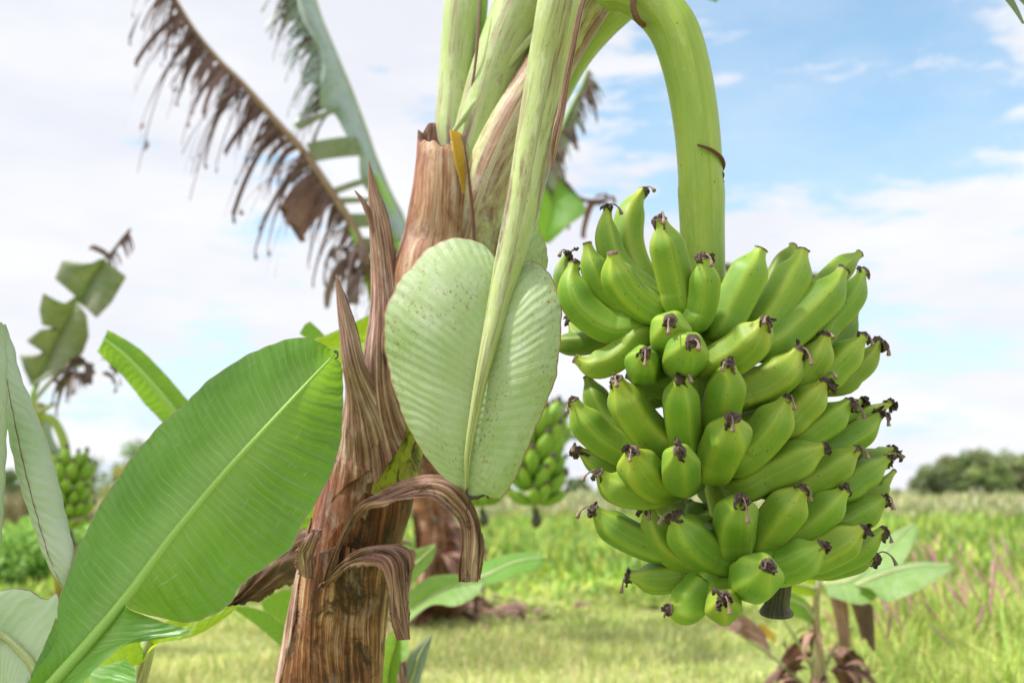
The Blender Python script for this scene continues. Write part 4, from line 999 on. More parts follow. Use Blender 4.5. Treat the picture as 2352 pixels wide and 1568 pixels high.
# stalk under the two leaves
mb = MB(); c, r = pxpath([(862, 400, DK + .1, 6), (890, 470, DK + .1, 12), (905, 560, DK + .15, 16), (905, 640, DK + .2, 20), (900, 720, DK + .3, 26)], 40)
tube(mb, c, r, 16); mb.build('leaf_stalk', M['midrib_green'], pb)
mb = MB(); c, r = pxpath([(800, 500, DK, 8), (830, 580, DK, 11), (852, 650, DK + .1, 14), (880, 740, DK + .3, 20)], 30)
tube(mb, c, r, 14); mb.build('leaf_stalk', M['midrib_green'], pb)
rags(pb, P(820, 600, DK), 10, .32, .3, M['dead_leaf'], 33, w=.03)
# 3: leaves to the right of the main stem
mb = MB()
leaf_sheet(mb, PP([(1245, 560, DK), (1262, 500, DK), (1270, 440, DK), (1262, 400, DK)]), PP([(1150, 560, DK), (1170, 480, DK), (1220, 420, DK), (1262, 400, DK)]), PP([(1262, 560, DK), (1300, 525, DK - .1), (1345, 485, DK - .1), (1318, 440, DK), (1290, 405, DK)]), n=40, k=10, bulge=.1, seed=41)
o = mb.build('leaf', M['leaf_green'], pb); tag(o, 'green leaf right of the hanging stalk')
m3 = spl(PP([(1240, 420, DK), (1275, 330, DK), (1305, 260, DK), (1335, 200, DK), (1352, 158, DK)]), 80)
mb = MB()
for i in range(0, 76, 1):
    green = rr.random() < .35
    lobe(mb, m3[i], m3[min(79, i + 3)], (rr.uniform(.3, 1), rr.uniform(-.3, .3), rr.uniform(-.7, .1)), rr.uniform(25, 65) * pxm, rr.uniform(.5, 1.1), taper=rr.uniform(.1, .8), n=10, k=3, twist=rr.uniform(-2, 2), tint=(.7, 1.2, .6) if green else np.ones(3) * rr.uniform(.7, 1.4))
o = mb.build('leaf', M['dead_leaf'], pb); tag(o, 'half dead leaf right of the hanging stalk')
mr = MB(); tube(mr, m3, np.linspace(5, 2, 80) * pxm, 8); mr.build('midrib', M['midrib_green'], o)
mb = MB(); leaf_sheet(mb, m3[::8], m3[::8] + np.linspace(.10, .03, 10)[:, None] * np.array((1, -.2, -.6)), None, n=40, k=6, seed=43); mb.build('leaf_lobe', M['leaf_torn'], o)
mb = MB(); c, r = pxpath([(1300, 420, DK, 5), (1330, 455, DK, 5), (1365, 462, DK, 4), (1392, 458, DK, 3)], 20); tube(mb, c, r, 8)
for k_ in range(9):
    x = rr.uniform(1320, 1392); y = rr.uniform(452, 475)
    lobe(mb, P(x - 8, y, DK), P(x + 8, y, DK), (rr.uniform(-.7, .4), 0, rr.uniform(-.8, .2)), rr.uniform(25, 75) * pxm, .8, taper=.3, n=10, k=4, twist=rr.uniform(-2, 2), ragged=.1, tint=(1.4, 1., .8))
mb.build('dead_leaf', M['dead_leaf'], pb)
# pale leaf behind the hanging stalk, and one right of the blade
mb = MB()
leaf_sheet(mb, PP([(1060, 640, DK), (1120, 600, DK), (1180, 560, DK)]), PP([(1050, 600, DK), (1110, 520, DK), (1180, 470, DK)]), PP([(1080, 700, DK), (1140, 660, DK), (1190, 600, DK)]), n=30, k=8, bulge=.1, seed=44)
mb.build('leaf', M['leaf_blue'], pb); mb = MB()
leaf_sheet(mb, PP([(1215, 950, DK + .4), (1260, 935, DK + .4), (1320, 932, DK + .4), (1400, 930, DK + .4)]), PP([(1215, 938, DK + .4), (1260, 922, DK + .4), (1320, 922, DK + .4), (1400, 926, DK + .4)]), PP([(1215, 985, DK + .4), (1262, 975, DK + .4), (1310, 950, DK + .4), (1400, 936, DK + .4)]), n=30, k=8, bulge=.1, seed=45)
mb.build('leaf', M['leaf_blue'], pb); mb = MB()
leaf_sheet(mb, PP([(1240, 995, DK + .4), (1300, 1000, DK + .4), (1370, 1010, DK + .4)]), PP([(1240, 990, DK + .4), (1300, 992, DK + .4), (1370, 1008, DK + .4)]), PP([(1240, 1000, DK + .4), (1300, 1008, DK + .4), (1370, 1014, DK + .4)]), n=30, k=6, seed=46)
mb.build('leaf', M['leaf_blue'], pb)
# ragged leaf crossing behind the bunch
m4 = spl(PP([(1440, 640, DK), (1520, 606, DK), (1640, 606, DK), (1760, 622, DK), (1870, 632, DK), (1935, 640, DK)]), 90)
mb = MB()
for i in range(0, 86, 2):
    lobe(mb, m4[i], m4[min(89, i + int(rr.integers(2, 6)))], (rr.uniform(-.3, .4), rr.uniform(-.2, .2), -1), rr.uniform(40, 150) * pxm, .25, taper=rr.uniform(0, .7), n=10, k=5, twist=rr.uniform(-1.2, 1.2), ragged=.1, tint=np.ones(3) * rr.uniform(.9, 2.0))
o = mb.build('leaf', M['dead_leaf'], pb); tag(o, 'drooping grey brown leaf seen behind the bunch')
mr = MB(); tube(mr, m4, 6 * pxm, 8); mr.build('midrib', M['leaf_torn'], o)
# lime leaves left of the main stem, and green behind it
mb = MB()
leaf_sheet(mb, PP([(890, 760, 2.3), (850, 775, 2.3), (790, 790, 2.3), (712, 786, 2.3)]), PP([(890, 700, 2.3), (850, 722, 2.3), (790, 752, 2.3), (714, 782, 2.3)]), PP([(890, 880, 2.25), (850, 880, 2.25), (785, 840, 2.28), (716, 788, 2.3)]), n=40, k=10, bulge=.08, seed=51)
sl = empty('banana_plant', (P(780, 1700, 2.3)[0], P(780, 1700, 2.3)[1], 0), 'low banana plant behind the nearest stem, its lime backlit leaf showing left', 'banana plant')
o = mb.build('leaf', M['leaf_lime'], sl); tag(o, 'lime leaf glowing behind the pointed sheaths')
mb = MB()
leaf_sheet(mb, PP([(760, 1260, 2.1), (735, 1200, 2.1), (745, 1120, 2.1), (790, 1000, 2.15)]), PP([(690, 1250, 2.08), (685, 1190, 2.08), (715, 1120, 2.1), (770, 990, 2.15)]), PP([(800, 1260, 2.1), (800, 1200, 2.1), (810, 1120, 2.1), (820, 1000, 2.15)]), n=50, k=10, bulge=.1, seed=52)
o = mb.build('leaf', M['leaf_green'], sl)
mb = MB(); c, r = pxpath([(780, 1700, 2.3, 40), (785, 1500, 2.3, 36), (810, 1300, 2.3, 28), (845, 1100, 2.3, 22), (875, 900, 2.3, 14), (885, 780, 2.3, 8)], 40)
c = np.vstack([[c[0][0], c[0][1], -.02], c]); r = np.concatenate([[.05], r]); tube(mb, c, r, 18); mb.build('pseudostem', M['midrib_pale'], sl)
mb = MB()
leaf_sheet(mb, PP([(700, 745, 2.6), (730, 770, 2.6), (760, 800, 2.6)]), PP([(688, 765, 2.6), (712, 784, 2.6), (750, 805, 2.6)]), PP([(712, 738, 2.6), (738, 762, 2.6), (765, 795, 2.6)]), n=30, k=8, seed=53)
mb.build('leaf', M['leaf_green'], sl)

# green leaf reaching up left from behind the broad leaf
mb = MB()
leaf_sheet(mb, PP([(430, 980, 2.7), (360, 895, 2.7), (290, 820, 2.7), (238, 778, 2.7)]), PP([(375, 972, 2.75), (330, 925, 2.75), (285, 868, 2.72), (245, 830, 2.72), (220, 805, 2.7)]), PP([(470, 975, 2.7), (430, 918, 2.7), (350, 828, 2.7), (298, 785, 2.7), (246, 757, 2.7)]), n=60, k=12, bulge=-.15, wave=.002, wf=9, seed=54)
pl3p = P(775, 1500, 2.7)
pl3 = empty('banana_plant', (pl3p[0], pl3p[1], 0), 'banana plant behind the broad leaf, one smooth leaf reaching up left above it', 'banana plant')
o = mb.build('leaf', M['leaf_green'], pl3)
mb = MB(); c, r = pxpath([(238, 778, 2.69, 3), (290, 820, 2.69, 5), (360, 895, 2.69, 7), (430, 980, 2.69, 9), (520, 1060, 2.7, 12), (660, 1160, 2.7, 18), (755, 1260, 2.7, 24)], 50); tube(mb, c, r, 12); mb.build('midrib', M['midrib_green'], o)
mb = MB(); q = spl(np.array([[pl3p[0], pl3p[1], -.02, .06], [pl3p[0], pl3p[1], .3, .05], [*P(770, 1330, 2.7), .045], [*P(765, 1230, 2.7), .035]]), 20); tube(mb, q[:, :3], q[:, 3], 18); mb.build('pseudostem', M['stem_mix'], pl3)
mb = MB()
leaf_sheet(mb, PP([(540, 1395, 2.6), (600, 1420, 2.6), (645, 1460, 2.6), (680, 1500, 2.6)]), PP([(540, 1390, 2.6), (605, 1402, 2.6), (655, 1440, 2.6), (690, 1490, 2.6)]), PP([(540, 1400, 2.6), (590, 1436, 2.6), (632, 1472, 2.6), (670, 1505, 2.6)]), n=30, k=6, seed=56)
mb.build('leaf', M['leaf_green'], pl3); mb = MB()
leaf_sheet(mb, PP([(600, 1385, 2.8), (650, 1390, 2.8), (700, 1440, 2.8)]), PP([(600, 1380, 2.8), (660, 1355, 2.8), (715, 1400, 2.8)]), PP([(605, 1400, 2.8), (640, 1425, 2.8), (690, 1480, 2.8)]), n=30, k=6, seed=57)
mb.build('leaf', M['leaf_green'], pl3)

# ------------------------------------------------------------------ SUCKERS AND YOUNG PLANTS
def sheet_leaf(plant_, mid, le, ri, mat, seed, label=None, rib=6, bulge=.12):
    mb = MB(); leaf_sheet(mb, PP(mid), PP(le), PP(ri), n=60, k=12, bulge=bulge, wave=.0015, wf=12, seed=seed)
    o = mb.build('leaf', M[mat], plant_)
    if label: tag(o, label)
    c, r = pxpath([(x, y, d - .004, rib * (1 - .8 * i_ / (len(mid) - 1))) for i_, (x, y, d) in enumerate(mid)], 40)
    mb = MB(); tube(mb, c, r, 10); mb.build('midrib', M['midrib_pale'], o)
    return o
D3 = 3.4
s0 = P(930, 1600, D3)
suck = empty('banana_sucker', (s0[0], s0[1], 0), 'young banana sucker with two paddle leaves spreading right past the main stem', 'banana plant')
sheet_leaf(suck, [(900, 1440, D3), (960, 1390, D3), (1030, 1350, D3), (1115, 1330, D3)], [(895, 1425, D3), (940, 1360, D3), (985, 1325, D3), (1050, 1318, D3), (1115, 1328, D3)], [(905, 1460, D3 - .1), (985, 1392, D3 - .1), (1045, 1392, D3 - .1), (1095, 1368, D3 - .05), (1116, 1333, D3)], 'leaf_soft', 61, 'paddle leaf nearer the stem')
sheet_leaf(suck, [(1060, 1345, D3 + .1), (1120, 1320, D3 + .1), (1185, 1290, D3 + .1), (1252, 1280, D3 + .1)], [(1055, 1335, D3 + .2), (1100, 1295, D3 + .2), (1160, 1274, D3 + .2), (1215, 1268, D3 + .2), (1252, 1278, D3 + .1)], [(1065, 1355, D3), (1125, 1342, D3), (1180, 1322, D3), (1235, 1308, D3 + .05), (1254, 1284, D3 + .1)], 'leaf_green', 62, 'paddle leaf farther right')
sheet_leaf(suck, [(915, 1350, D3), (950, 1300, D3), (1000, 1252, D3)], [(905, 1330, D3), (940, 1270, D3), (1000, 1248, D3)], [(925, 1360, D3), (985, 1300, D3), (1003, 1256, D3)], 'leaf_soft', 63)
mb = MB(); q = spl(np.array([[s0[0], s0[1], -.02, .05], [s0[0], s0[1], .15, .045], [*P(915, 1500, D3), .035], [*P(905, 1420, D3), .025]]), 30); tube(mb, q[:, :3], q[:, 3], 16); mb.build('pseudostem', M['petiole_brown'], suck)
D4 = 2.5
s1 = P(905, 1700, D4)
suck2 = empty('banana_sucker', (s1[0], s1[1], 0), 'small banana sucker with narrow upright leaves beside the main stem at the bottom edge', 'banana plant')
sheet_leaf(suck2, [(925, 1620, D4), (945, 1560, D4), (965, 1500, D4), (992, 1455, D4)], [(905, 1620, D4), (920, 1550, D4), (945, 1500, D4), (990, 1453, D4)], [(950, 1620, D4), (965, 1560, D4), (980, 1510, D4), (994, 1457, D4)], 'leaf_blue', 64)
sheet_leaf(suck2, [(890, 1620, D4 + .1), (895, 1540, D4 + .1), (910, 1480, D4 + .1), (918, 1430, D4 + .1)], [(865, 1620, D4), (868, 1540, D4), (880, 1480, D4), (915, 1430, D4 + .1)], [(915, 1620, D4), (930, 1550, D4), (940, 1490, D4), (920, 1430, D4 + .1)], 'leaf_soft', 65)
ribbon('dead_sheath', M['sheath_pale'], [(910, 1640, D4 - .05, 940, 1640, D4 - .05), (912, 1570, D4 - .05, 938, 1570, D4 - .05), (918, 1520, D4 - .05, 932, 1515, D4 - .05)], seedv=12, parent=suck2)
mb = MB(); q = spl(np.array([[s1[0], s1[1], -.02, .04], [s1[0], s1[1], .12, .035], [*P(905, 1600, D4), .025]]), 20); tube(mb, q[:, :3], q[:, 3], 14); mb.build('pseudostem', M['petiole_brown'], suck2)

D5 = 4.1
y0 = P(1884, 1640, D5)
yp = empty('banana_plant', (y0[0], y0[1], 0), 'young banana plant below right of the big bunch with pale leaves over dead brown ones', 'banana plant')
mb = MB(); q = spl(np.array([[y0[0], y0[1], -.02, .06], [y0[0], y0[1], .1, .05], [*P(1880, 1500, D5), .022], [*P(1874, 1400, D5), .014], [*P(1882, 1330, D5), .010]]), 40); tube(mb, q[:, :3], q[:, 3], 18, wob=.05); mb.build('pseudostem', M['petiole_brown'], yp)
sheet_leaf(yp, [(1890, 1340, D5), (1960, 1330, D5 - .1), (2030, 1270, D5), (2102, 1198, D5 + .1)], [(1885, 1310, D5 + .2), (1950, 1280, D5 + .2), (2020, 1240, D5 + .2), (2100, 1196, D5 + .1)], [(1900, 1370, D5 - .2), (1990, 1385, D5 - .25), (2060, 1310, D5 - .15), (2110, 1225, D5 + .05)], 'leaf_soft', 71, 'folded pale leaf pointing up right')
sheet_leaf(yp, [(1965, 1345, D5 - .2), (2040, 1315, D5 - .2), (2110, 1300, D5 - .2), (2190, 1298, D5 - .2)], [(1965, 1335, D5 - .1), (2040, 1300, D5 - .1), (2110, 1290, D5 - .1), (2188, 1294, D5 - .2)], [(2000, 1352, D5 - .35), (2035, 1382, D5 - .35), (2100, 1360, D5 - .35), (2155, 1330, D5 - .3), (2190, 1302, D5 - .2)], 'leaf_soft', 72, 'pale leaf drooping flat to the right')
sheet_leaf(yp, [(1870, 1350, D5), (1830, 1340, D5), (1780, 1340, D5)], [(1870, 1320, D5), (1830, 1318, D5), (1785, 1330, D5)], [(1875, 1370, D5), (1840, 1366, D5), (1785, 1350, D5)], 'leaf_lime', 73)
sheet_leaf(yp, [(1900, 1350, D5), (1925, 1345, D5), (1950, 1335, D5)], [(1895, 1325, D5), (1920, 1320, D5), (1950, 1325, D5)], [(1900, 1375, D5), (1930, 1365, D5), (1955, 1345, D5)], 'leaf_lime', 74)
sheet_leaf(yp, [(1872, 1420, D5), (1845, 1390, D5), (1800, 1375, D5), (1760, 1385, D5)], [(1870, 1400, D5), (1840, 1370, D5), (1800, 1360, D5), (1762, 1380, D5)], [(1875, 1440, D5), (1840, 1420, D5), (1800, 1405, D5), (1765, 1392, D5)], 'leaf_green', 75)
pm5 = D5 / F
def flap(parent, a, b, dx, dz, L, mat, tn=1., droop=.4, tp=.2, name='dead_leaf', k=8, d=D5, tw=.4):
    mb = MB(); lobe(mb, P(*a, d), P(*b, d), (dx, -.15, dz), L * d / F, droop, taper=tp, n=16, k=k, twist=tw, ragged=.15, tint=np.ones(3) * tn)
    return mb.build(name, mat, parent)
flap(yp, (1905, 1362), (1945, 1366), .1, -1, 100, M['curl'], 1.25)
flap(yp, (1945, 1360), (1985, 1372), .25, -1, 85, M['curl'], .7)
flap(yp, (1975, 1372), (2005, 1390), .05, -1, 85, M['curl'], .55)
flap(yp, (1900, 1345), (1925, 1350), .2, .6, 30, M['yellow_edge'], .9)
flap(yp, (1680, 1402), (1700, 1462), 1, -.2, 90, M['curl'], 1.0, tp=.2)
flap(yp, (1742, 1430), (1745, 1462), 1, -.1, 45, M['yellow_edge'], .8, tp=.5)
flap(yp, (1640, 1440), (1660, 1410), 1, .05, 60, M['sheath_pale'], 1.1)
rags(yp, P(1890, 1560, D5), 11, .24, .22, M['curl'], 34, w=.03)
rags(yp, P(1885, 1450, D5), 4, .22, .1, M['curl'], 35, w=.02)
mb = MB()
for a, b in (((1880, 1560), (1790, 1410)), ((1884, 1560), (1960, 1440)), ((1878, 1540), (1850, 1380)), ((1875, 1600), (1690, 1450))):
    c, r = pxpath([(*a, D5, 5), ((a[0] + b[0]) / 2 - 4, (a[1] + b[1]) / 2 - 14, D5, 4), (*b, D5, 2.5)], 20); tube(mb, c, r, 8)
mb.build('leaf_stalks', M['midrib_pale'], yp)

# ------------------------------------------------------------------ FAR BUNCHES AND PLANTS
def far_banana():
    n = 14; s = np.linspace(0, 1, n)
    # unit finger: base at the origin, goes out +x and curls up
    path = np.stack([.16 * s - .02 * s ** 2, 0 * s, .085 * s ** 2 - .01 * s], -1)
    rad = .0235 * prof(1 - s, .75)
    mb = MB(); tube(mb, path, rad, 12, shape=ring_shape(0, .35))
    mb.uv[-1][:, 1] = np.repeat(1 - s, 12)
    e = path[-1] + np.array((.55, 0, .85)) * np.linspace(-.002, .016, 4)[:, None]
    tube(mb, e, np.array([.0085, .010, .008, .003]), 8, wob=.3, mi=1, cap1=True)
    return mb
fb = far_banana()
def far_bunch(name, label, top, H, W, hands, per, stalk_px, d, group, parent_note=None, seedv=0, tilt=0.):
    rr = np.random.default_rng(seedv)
    root = empty('banana_bunch', top, label, 'banana bunch', group)
    proto = None
    ax = np.array((tilt, 0, -1.)); ax /= np.linalg.norm(ax)
    for h in range(hands):
        z = (h + .3) / hands; cpos = np.array(top) + ax * H * z
        sc = W / .36 * (1.0 - .35 * z ** 2)
        for k in range(per):
            an = 6.283 * (k + .5 * (h % 2)) / per + rr.uniform(-.12, .12)
            if math.cos(an - math.pi / 2) > .75: continue          # hidden far side
            if proto is None:
                proto = fb.build('banana', [M['banana_far'], M['remnant']], root, at=(0, 0, 0)); o = proto
            else:
                o = proto.copy(); COL.objects.link(o); o.parent = root
            o.location = cpos - np.array(top); s_ = sc * rr.uniform(.9, 1.1)
            o.scale = (s_, s_ * 1.15, s_); o.rotation_euler = (rr.uniform(-.15, .15), R(-5) - .5 * (.5 - z) + rr.uniform(-.15, .15), an)
    c, r = pxpath(stalk_px, 40)
    c = np.vstack([c, [np.array(top) + ax * H * .5, np.array(top) + ax * H * 1.05]]); r = np.concatenate([r, [r[-1] * .8, r[-1] * .4]])
    mb = MB(); tube(mb, c, r, 14); mb.build('fruit_stalk', M['peduncle'], root)
    mb = MB(); e = np.array(top) + ax * H * 1.0
    tube(mb, spl(np.array([e, e + np.array((.01, 0, -.06)), e + np.array((.0, 0, -.11))]), 10), np.array([.022, .02, .018, .02, .024, .03, .034, .03, .02, .008]), 10, wob=.2); mb.build('stalk_end', M['black_stub'], root)
    return root
GB = 'blurred banana bunches farther back'
far_bunch('banana_bunch', 'blurred green banana bunch seen between the pale hanging leaf and the big bunch', P(1228, 1000, 5.8), .42, .60, 6, 9, [(1150, 800, 6.3, 16), (1190, 850, 6.0, 16), (1222, 910, 5.8, 16), (1228, 985, 5.8, 15)], 5.8, GB, seedv=2)
far_bunch('banana_bunch', 'small blurred banana bunch peeping out under the tip of the pale hanging leaf', P(1108, 1108, 6.4), .17, .42, 3, 9, [(1080, 1000, 6.6, 8), (1105, 1050, 6.4, 10), (1108, 1108, 6.4, 10)], 6.4, GB, seedv=3)
far_bunch('banana_bunch', 'dark green blurred banana bunch at the left hanging from an arched green stalk', P(152, 1082, 6.0), .36, .42, 6, 10, [(100, 955, 6.0, 7), (122, 965, 6.0, 9), (142, 1000, 6.0, 10), (150, 1035, 6.0, 11), (149, 1075, 6.0, 12)], 6.0, GB, seedv=4, tilt=.12)

# far left plant that carries it
fl0 = gp(35, 1440)
flp = empty('banana_plant', (P(190, 1470, 6.2)[0], P(190, 1470, 6.2)[1], 0), 'blurred banana plant at the far left with a torn leaf held up against the sky', 'banana plant')
mb = MB(); bx = P(190, 1470, 6.2)
q = spl(np.array([[bx[0], bx[1], -.02, .10], [*P(150, 1300, 6.2), .09], [*P(112, 1150, 6.2), .085], [*P(92, 1040, 6.2), .07], [*P(84, 960, 6.2), .055], [*P(88, 925, 6.2), .04]]), 40); tube(mb, q[:, :3], q[:, 3], 20, wob=.04, cap1=True); mb.build('pseudostem', M['stem_mix'], flp)
D6 = 6.0; pm6 = D6 / F
mid6 = spl(PP([(66, 930, D6), (90, 870, D6), (125, 800, D6), (158, 735, D6), (190, 672, D6), (222, 610, D6), (248, 590, D6)]), 100)
def idx(s): return int(s * 99)
mb = MB()
mq = spl(PP([(76, 886, D6), (96, 844, D6), (131, 774, D6), (160, 725, D6), (185, 688, D6), (205, 650, D6), (230, 612, D6), (240, 598, D6)]), 120)
sq = np.linspace(0, 1, 120); tq = np.linspace(0, 1, 12)
for sg, ed in ((-1, [(0, 78, 880), (.05, 58, 848), (.09, 47, 816), (.17, 96, 812), (.235, 106, 808), (.24, 62, 784), (.33, 96, 757), (.42, 136, 753), (.425, 100, 749), (.50, 93, 712), (.56, 102, 674), (.64, 150, 700), (.69, 178, 682), (.695, 128, 642), (.80, 146, 600), (.93, 212, 606), (1, 238, 598)]),
               (1, [(0, 80, 884), (.08, 153, 848), (.2, 193, 812), (.33, 207, 773), (.5, 202, 725), (.62, 184, 700), (.64, 190, 696), (.70, 224, 732), (.80, 258, 697), (.92, 293, 637), (1, 246, 600)])):
    ed = np.array(ed, float); ex = np.interp(sq, ed[:, 0], ed[:, 1]); ey = np.interp(sq, ed[:, 0], ed[:, 2])
    eq = np.array([P(x_, y_, D6 - .10 + .06 * math.sin(9 * s_)) for x_, y_, s_ in zip(ex, ey, sq)])
    Aq = mq[:, None] + (eq - mq)[:, None] * tq[None, :, None]; Aq[:, :, 1] -= .05 * np.sin(tq * 2.8)[None]
    mb.grid(Aq, U=(.5 + sg * .5 * tq)[None] * np.ones((120, 1)))
o = mb.build('leaf', M['leaf_torn'], flp); tag(o, 'torn grey green leaf with browned lobes')
mr = MB(); tube(mr, mid6, np.linspace(6, 2.5, 100) * pm6, 8); mr.build('midrib', M['midrib_green'], o)
mb = MB(); c, r = pxpath([(245, 592, D6, 5), (262, 575, D6, 4), (280, 550, D6, 3.5), (300, 526, D6, 3)], 24); tube(mb, c, r, 8, wob=.2)
for i in range(16):
    a = c[rr.integers(0, 23)]
    lobe(mb, a, a + np.array((.012, 0, .012)), (rr.uniform(0, 1), rr.uniform(-.4, .4), -rr.uniform(.4, 1)), rr.uniform(15, 34) * pm6, .7, taper=.4, n=8, k=3, twist=rr.uniform(-2, 2), tint=(1.2, .9, .9))
c2, r2 = pxpath([(250, 588, D6, 5), (235, 578, D6, 7), (215, 568, D6, 6), (205, 572, D6, 2)], 16); tube(mb, c2, r2, 8, wob=.2)
mb.build('dead_leaf_tip', M['dead_leaf'], flp)
rags(flp, P(205, 845, D6), 10, .17, .2, M['dead_leaf'], 36, w=.03)
mb = MB(); c, r = pxpath([(66, 935, D6, 8), (95, 900, D6, 5), (140, 855, D6, 4), (200, 835, D6, 3)], 24); tube(mb, c, r, 8)
c, r = pxpath([(85, 945, D6, 9), (105, 938, D6, 6), (123, 926, D6, 5)], 10); tube(mb, c, r, 8, cap1=True); mb.build('leaf_stalk', M['midrib_pale'], flp)
sheet_leaf(flp, [(95, 980, D6), (110, 1020, D6), (125, 1070, D6), (140, 1110, D6)], [(88, 975, D6), (98, 1020, D6), (112, 1070, D6), (135, 1110, D6)], [(120, 950, D6), (122, 1000, D6), (150, 1060, D6), (145, 1112, D6)], 'leaf_blue', 81)

# ------------------------------------------------------------------ SETTING: ground, grass, field, shrubs, trees
def gh(x, y):
    return 0.025 * np.sin(x * 1.7 + y * .6) + .02 * np.sin(y * 1.3 - x * .5 + 1) + .012 * np.sin(x * 4 + y * 3.1)
m, nt = newmat('ground'); g = NT(nt)
ob = g.obj()
n1 = g.noise(ob, 1.6, 8, .65); n2 = g.noise(ob, .35, 4, .5); n3 = g.noise(ob, 22, 5, .7)
c = g.ramp(g.math('ADD', g.math('MULTIPLY', n1, .6), g.math('MULTIPLY', n3, .4)), [(.38, (.14, .19, .05)), (.46, (.27, .32, .10)), (.54, (.40, .41, .18)), (.64, (.50, .43, .28))])
c = g.mix(g.ramp(n2, [(.45, 0.), (.65, .5)]), c, (.24, .36, .08))
g.out(g.prin(c, .9, g.bump(n3, .6, .03), spec=.1)); M['ground'] = m
ys = np.concatenate([np.linspace(-20, 30, 150), np.geomspace(30.5, 1500, 40)]); xs = np.concatenate([-np.geomspace(900, 16, 30), np.linspace(-15, 15, 120), np.geomspace(16, 900, 30)])
X, Y = np.meshgrid(xs, ys); fade = np.clip(1 - (np.abs(Y) - 20) / 30, 0, 1)
A = np.stack([X, Y, gh(X, Y) * fade - .01], -1); mb = MB(); mb.grid(A); tag(mb.build('ground', M['ground']), 'grassy field floor', None, None, 'structure')
for o_ in bpy.data.objects:
    if o_.name == 'ground': o_.pop('label', None)

def blades(name, mat, N, region, hrange, wrange, cols, label, cat, lean=.5, seg=3, curve=.6, seedv=0, wfun=None):
    rr = np.random.default_rng(seedv)
    x, y = region(rr, N); N = len(x)
    z = gh(x, y) * np.clip(1 - (np.abs(y) - 20) / 30, 0, 1) - .015
    cl = .45 + 1.15 * (.5 + .5 * np.sin(x * 2.3 + 1.7 * np.sin(y * 1.9)) * np.sin(y * 2.9 + 1.3 * np.sin(x * 1.4)))
    h = rr.uniform(*hrange, N) * cl; w = rr.uniform(*wrange, N)
    if wfun is not None: k_ = wfun(x, y); h = h * k_
    az = rr.uniform(0, 6.283, N); le = rr.uniform(.05, lean, N) ** 1.0
    d = np.stack([np.cos(az), np.sin(az), 0 * az], -1); sd = np.stack([-np.sin(az), np.cos(az), 0 * az], -1)
    B0 = np.stack([x, y, z], -1)
    rows = []; prof_ = [1.0, 1.15, .8, .06] if seg == 3 else [1., 1.1, .05]
    m_ = len(prof_)
    for i in range(m_):
        t = i / (m_ - 1)
        p = B0 + d * (h * le * t ** 1.7)[:, None] + np.array((0, 0, 1.))[None] * (h * (t - curve * le * .5 * t * t))[:, None]
        rows.append(p - sd * (w * prof_[i] / 2)[:, None]); rows.append(p + sd * (w * prof_[i] / 2)[:, None])
    V = np.stack(rows, 1).reshape(-1, 3)
    nv = 2 * m_; base = (np.arange(N) * nv)[:, None, None]
    q = np.array([[2 * i, 2 * i + 1, 2 * i + 3, 2 * i + 2] for i in range(m_ - 1)])[None] + base
    q = q.reshape(-1, 4)
    me = bpy.data.meshes.new(name); me.vertices.add(len(V)); me.vertices.foreach_set('co', V.astype(np.float32).ravel())
    me.loops.add(len(q) * 4); me.loops.foreach_set('vertex_index', q.astype(np.int32).ravel())
    me.polygons.add(len(q)); me.polygons.foreach_set('loop_start', np.arange(0, len(q) * 4, 4, dtype=np.int32)); me.polygons.foreach_set('loop_total', np.full(len(q), 4, dtype=np.int32))
    me.update(calc_edges=True)
    cols = np.array(cols); ci = rr.integers(0, len(cols), N)
    patch = np.clip(.5 + .3 * np.sin(x * .9 + 2 * np.sin(y * .7)) + .3 * np.sin(x * 3.7 + 2 * np.sin(y * 2.9 + x)) + rr.normal(0, .25, N), 0, 1)
    C = cols[ci] * (.62 + .62 * patch[:, None]) * rr.uniform(.8, 1.2, (N, 1))
    C4 = np.ones((N, nv, 4)); C4[:, :, :3] = C[:, None]
    ca = me.color_attributes.new('tint', 'FLOAT_COLOR', 'POINT'); ca.data.foreach_set('color', C4.astype(np.float32).ravel())
    me.materials.append(mat)
    o = bpy.data.objects.new(name, me); COL.objects.link(o)
    return tag(o, label, cat, None, 'stuff')

def wedge(y0_, y1_, half=.62, x0=None, x1=None, pw=1.0):
    def f(rr, N):
        y = y0_ + (y1_ - y0_) * rr.random(N) ** pw
        x = rr.uniform(-1, 1, N) * y * half
        if x0 is not None: k = (x > x0(y)) & (x < x1(y)); x, y = x[k], y[k]
        return x, y
    return f
GC = [(1.1, 1.05, .9), (1.3, 1.15, 1.2), (.8, .95, .7), (1.6, 1.25, 1.4), (1.0, 1.15, .6)]
blades('grass', M['grass'], 150000, wedge(2.6, 12, pw=.85), (.03, .095), (.003, .006), GC, 'short mown grass across the foreground of the field', 'grass', lean=1.1, seedv=1)
WC = [(1, 1, 1), (1.3, 1.1, .8), (.7, .85, .8), (1.6, 1.25, .9), (.9, 1.1, .6)]
blades('weeds', M['weed'], 85000, wedge(7.4, 31, pw=1.15), (.18, .42), (.02, .05), WC, 'lush bright green weeds in the middle of the field', 'weeds', lean=1.2, seedv=2,
       wfun=lambda x, y: np.clip((y - 8.2 + .9 * np.sin(x * 1.3) + .6 * np.sin(x * 3.1 + y)) / 4.5, .12, 1) * (1 + 0 * y))
blades('dry_grass', M['dryfield'], 30000, wedge(27, 85, pw=1.4), (.3, .68), (.05, .14), [(1, 1, 1), (1.2, 1.1, 1.05), (.8, .95, .8), (1.1, .95, 1.)], 'pale dry tall grass near the horizon', 'grass', lean=.7, seg=2, seedv=3)
